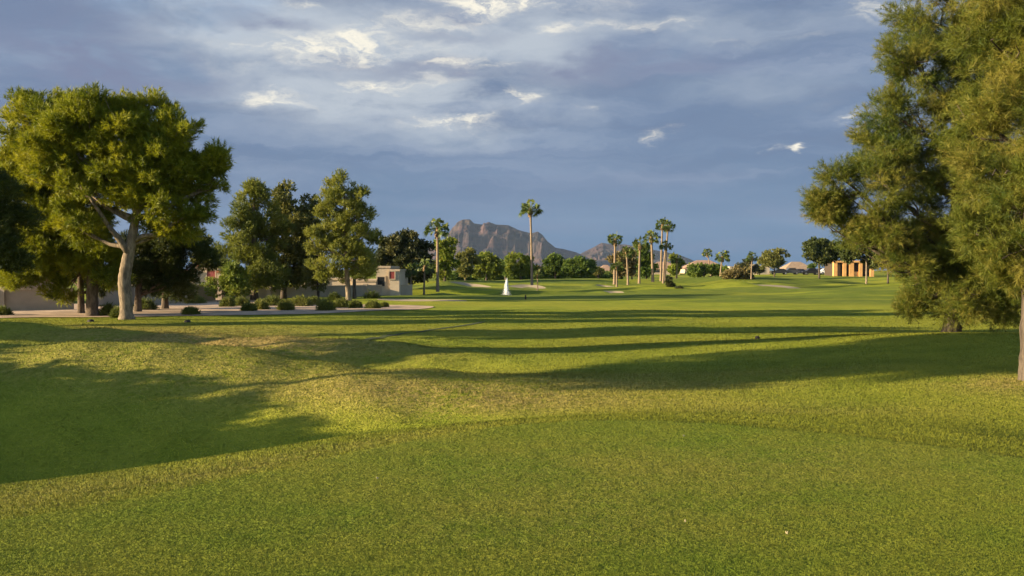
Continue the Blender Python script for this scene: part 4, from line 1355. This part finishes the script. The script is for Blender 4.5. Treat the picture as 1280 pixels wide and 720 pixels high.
# ------------------------------------------------------------------ grass
def blades(name, n, ymin, ymax, hfun, wfun, inside, seed, half=.75, power=1.0):
    """upright blades strewn over the lawn, thinner with distance; one mass nobody could count"""
    r = np.random.default_rng(seed)
    u = r.uniform(size=n)
    Y = ymin * (ymax / ymin) ** (u ** power)
    X = Y * r.uniform(-half, half, n)
    sd = tee_sd(X, Y)
    keep = (sd < 0) if inside else (sd >= 0)
    pdm = ((X - 1.5) / 15.0) ** 2 + ((Y - 105.5) / 6.0) ** 2
    keep &= pdm > 1.2
    along = np.clip((X - pa[0]) * dv[0] + (Y - pa[1]) * dv[1], 0, np.linalg.norm(pb - pa))
    keep &= np.hypot(X - pa[0] - along * dv[0], Y - pa[1] - along * dv[1]) > .17
    X, Y, sd = X[keep], Y[keep], sd[keep]
    n = len(X)
    Z = ground(X, Y)
    h = hfun(X, Y, sd) * r.uniform(.5, 1.4, n)
    wd = wfun(Y) * r.uniform(.7, 1.3, n)
    a = r.uniform(0, 2 * math.pi, n)
    sx, sy = np.cos(a) * wd, np.sin(a) * wd
    lx, ly = r.normal(0, .55, n) * h, r.normal(0, .55, n) * h
    V = np.stack((np.stack((X - sx, Y - sy, Z - .003), -1), np.stack((X + sx, Y + sy, Z - .003), -1), np.stack((X + lx, Y + ly, Z + h), -1)), 1).reshape(-1, 3)
    rep = lambda q: np.repeat(q, 3, 0)
    e_ = .12
    gnv = unit(np.stack((-(ground(X + e_, Y) - ground(X - e_, Y)) / (2 * e_), -(ground(X, Y + e_) - ground(X, Y - e_)) / (2 * e_), np.ones(n)), -1))
    o = np_mesh(name, V, np.arange(3 * n), np.full(n, 3), M['blades'],
                attrs={'turf': rep(gnv), 'dry': rep(dry_mask(X, Y)), 'tee': rep((sd < 0).astype(float)), 'tint': rep(np.clip(r.normal(.5, .22, n), 0, 1))})
    tag(o, kind='stuff')
    return o


tag(blades('tee_grass', 620000, 3.2, 11.2, lambda X, Y, s: .012 + 0 * X, lambda Y: .0012 + .00020 * Y, True, 301, .8),
    'closely mown grass of the tee in the foreground', 'grass')
tag(blades('rough_grass', 820000, 4.5, 62, lambda X, Y, s: np.clip(.013 + .00035 * Y, 0, .028) * (1 + .5 * np.clip(dry_mask(X, Y), 0, 1)), lambda Y: .0018 + .00038 * Y, False, 302, .8),
    'longer grass of the hollows and fairway beyond the tee', 'grass')

# ------------------------------------------------------------------ air between here and the mountains
m_, t = new_mat('air')
pv = t.n('ShaderNodeVolumePrincipled', {'Color': (.50, .68, 1.0, 1), 'Density': .00003, 'Anisotropy': 0.0})
t.link(pv.outputs[0], t.n('ShaderNodeOutputMaterial').inputs['Volume'])
mb = MB(); mb.box(-4200, 4200, -420, 5700, -3.2, 300)
tag(mb.build('haze', m_), 'thin blue air between the tee and the mountains', 'haze', kind='stuff')
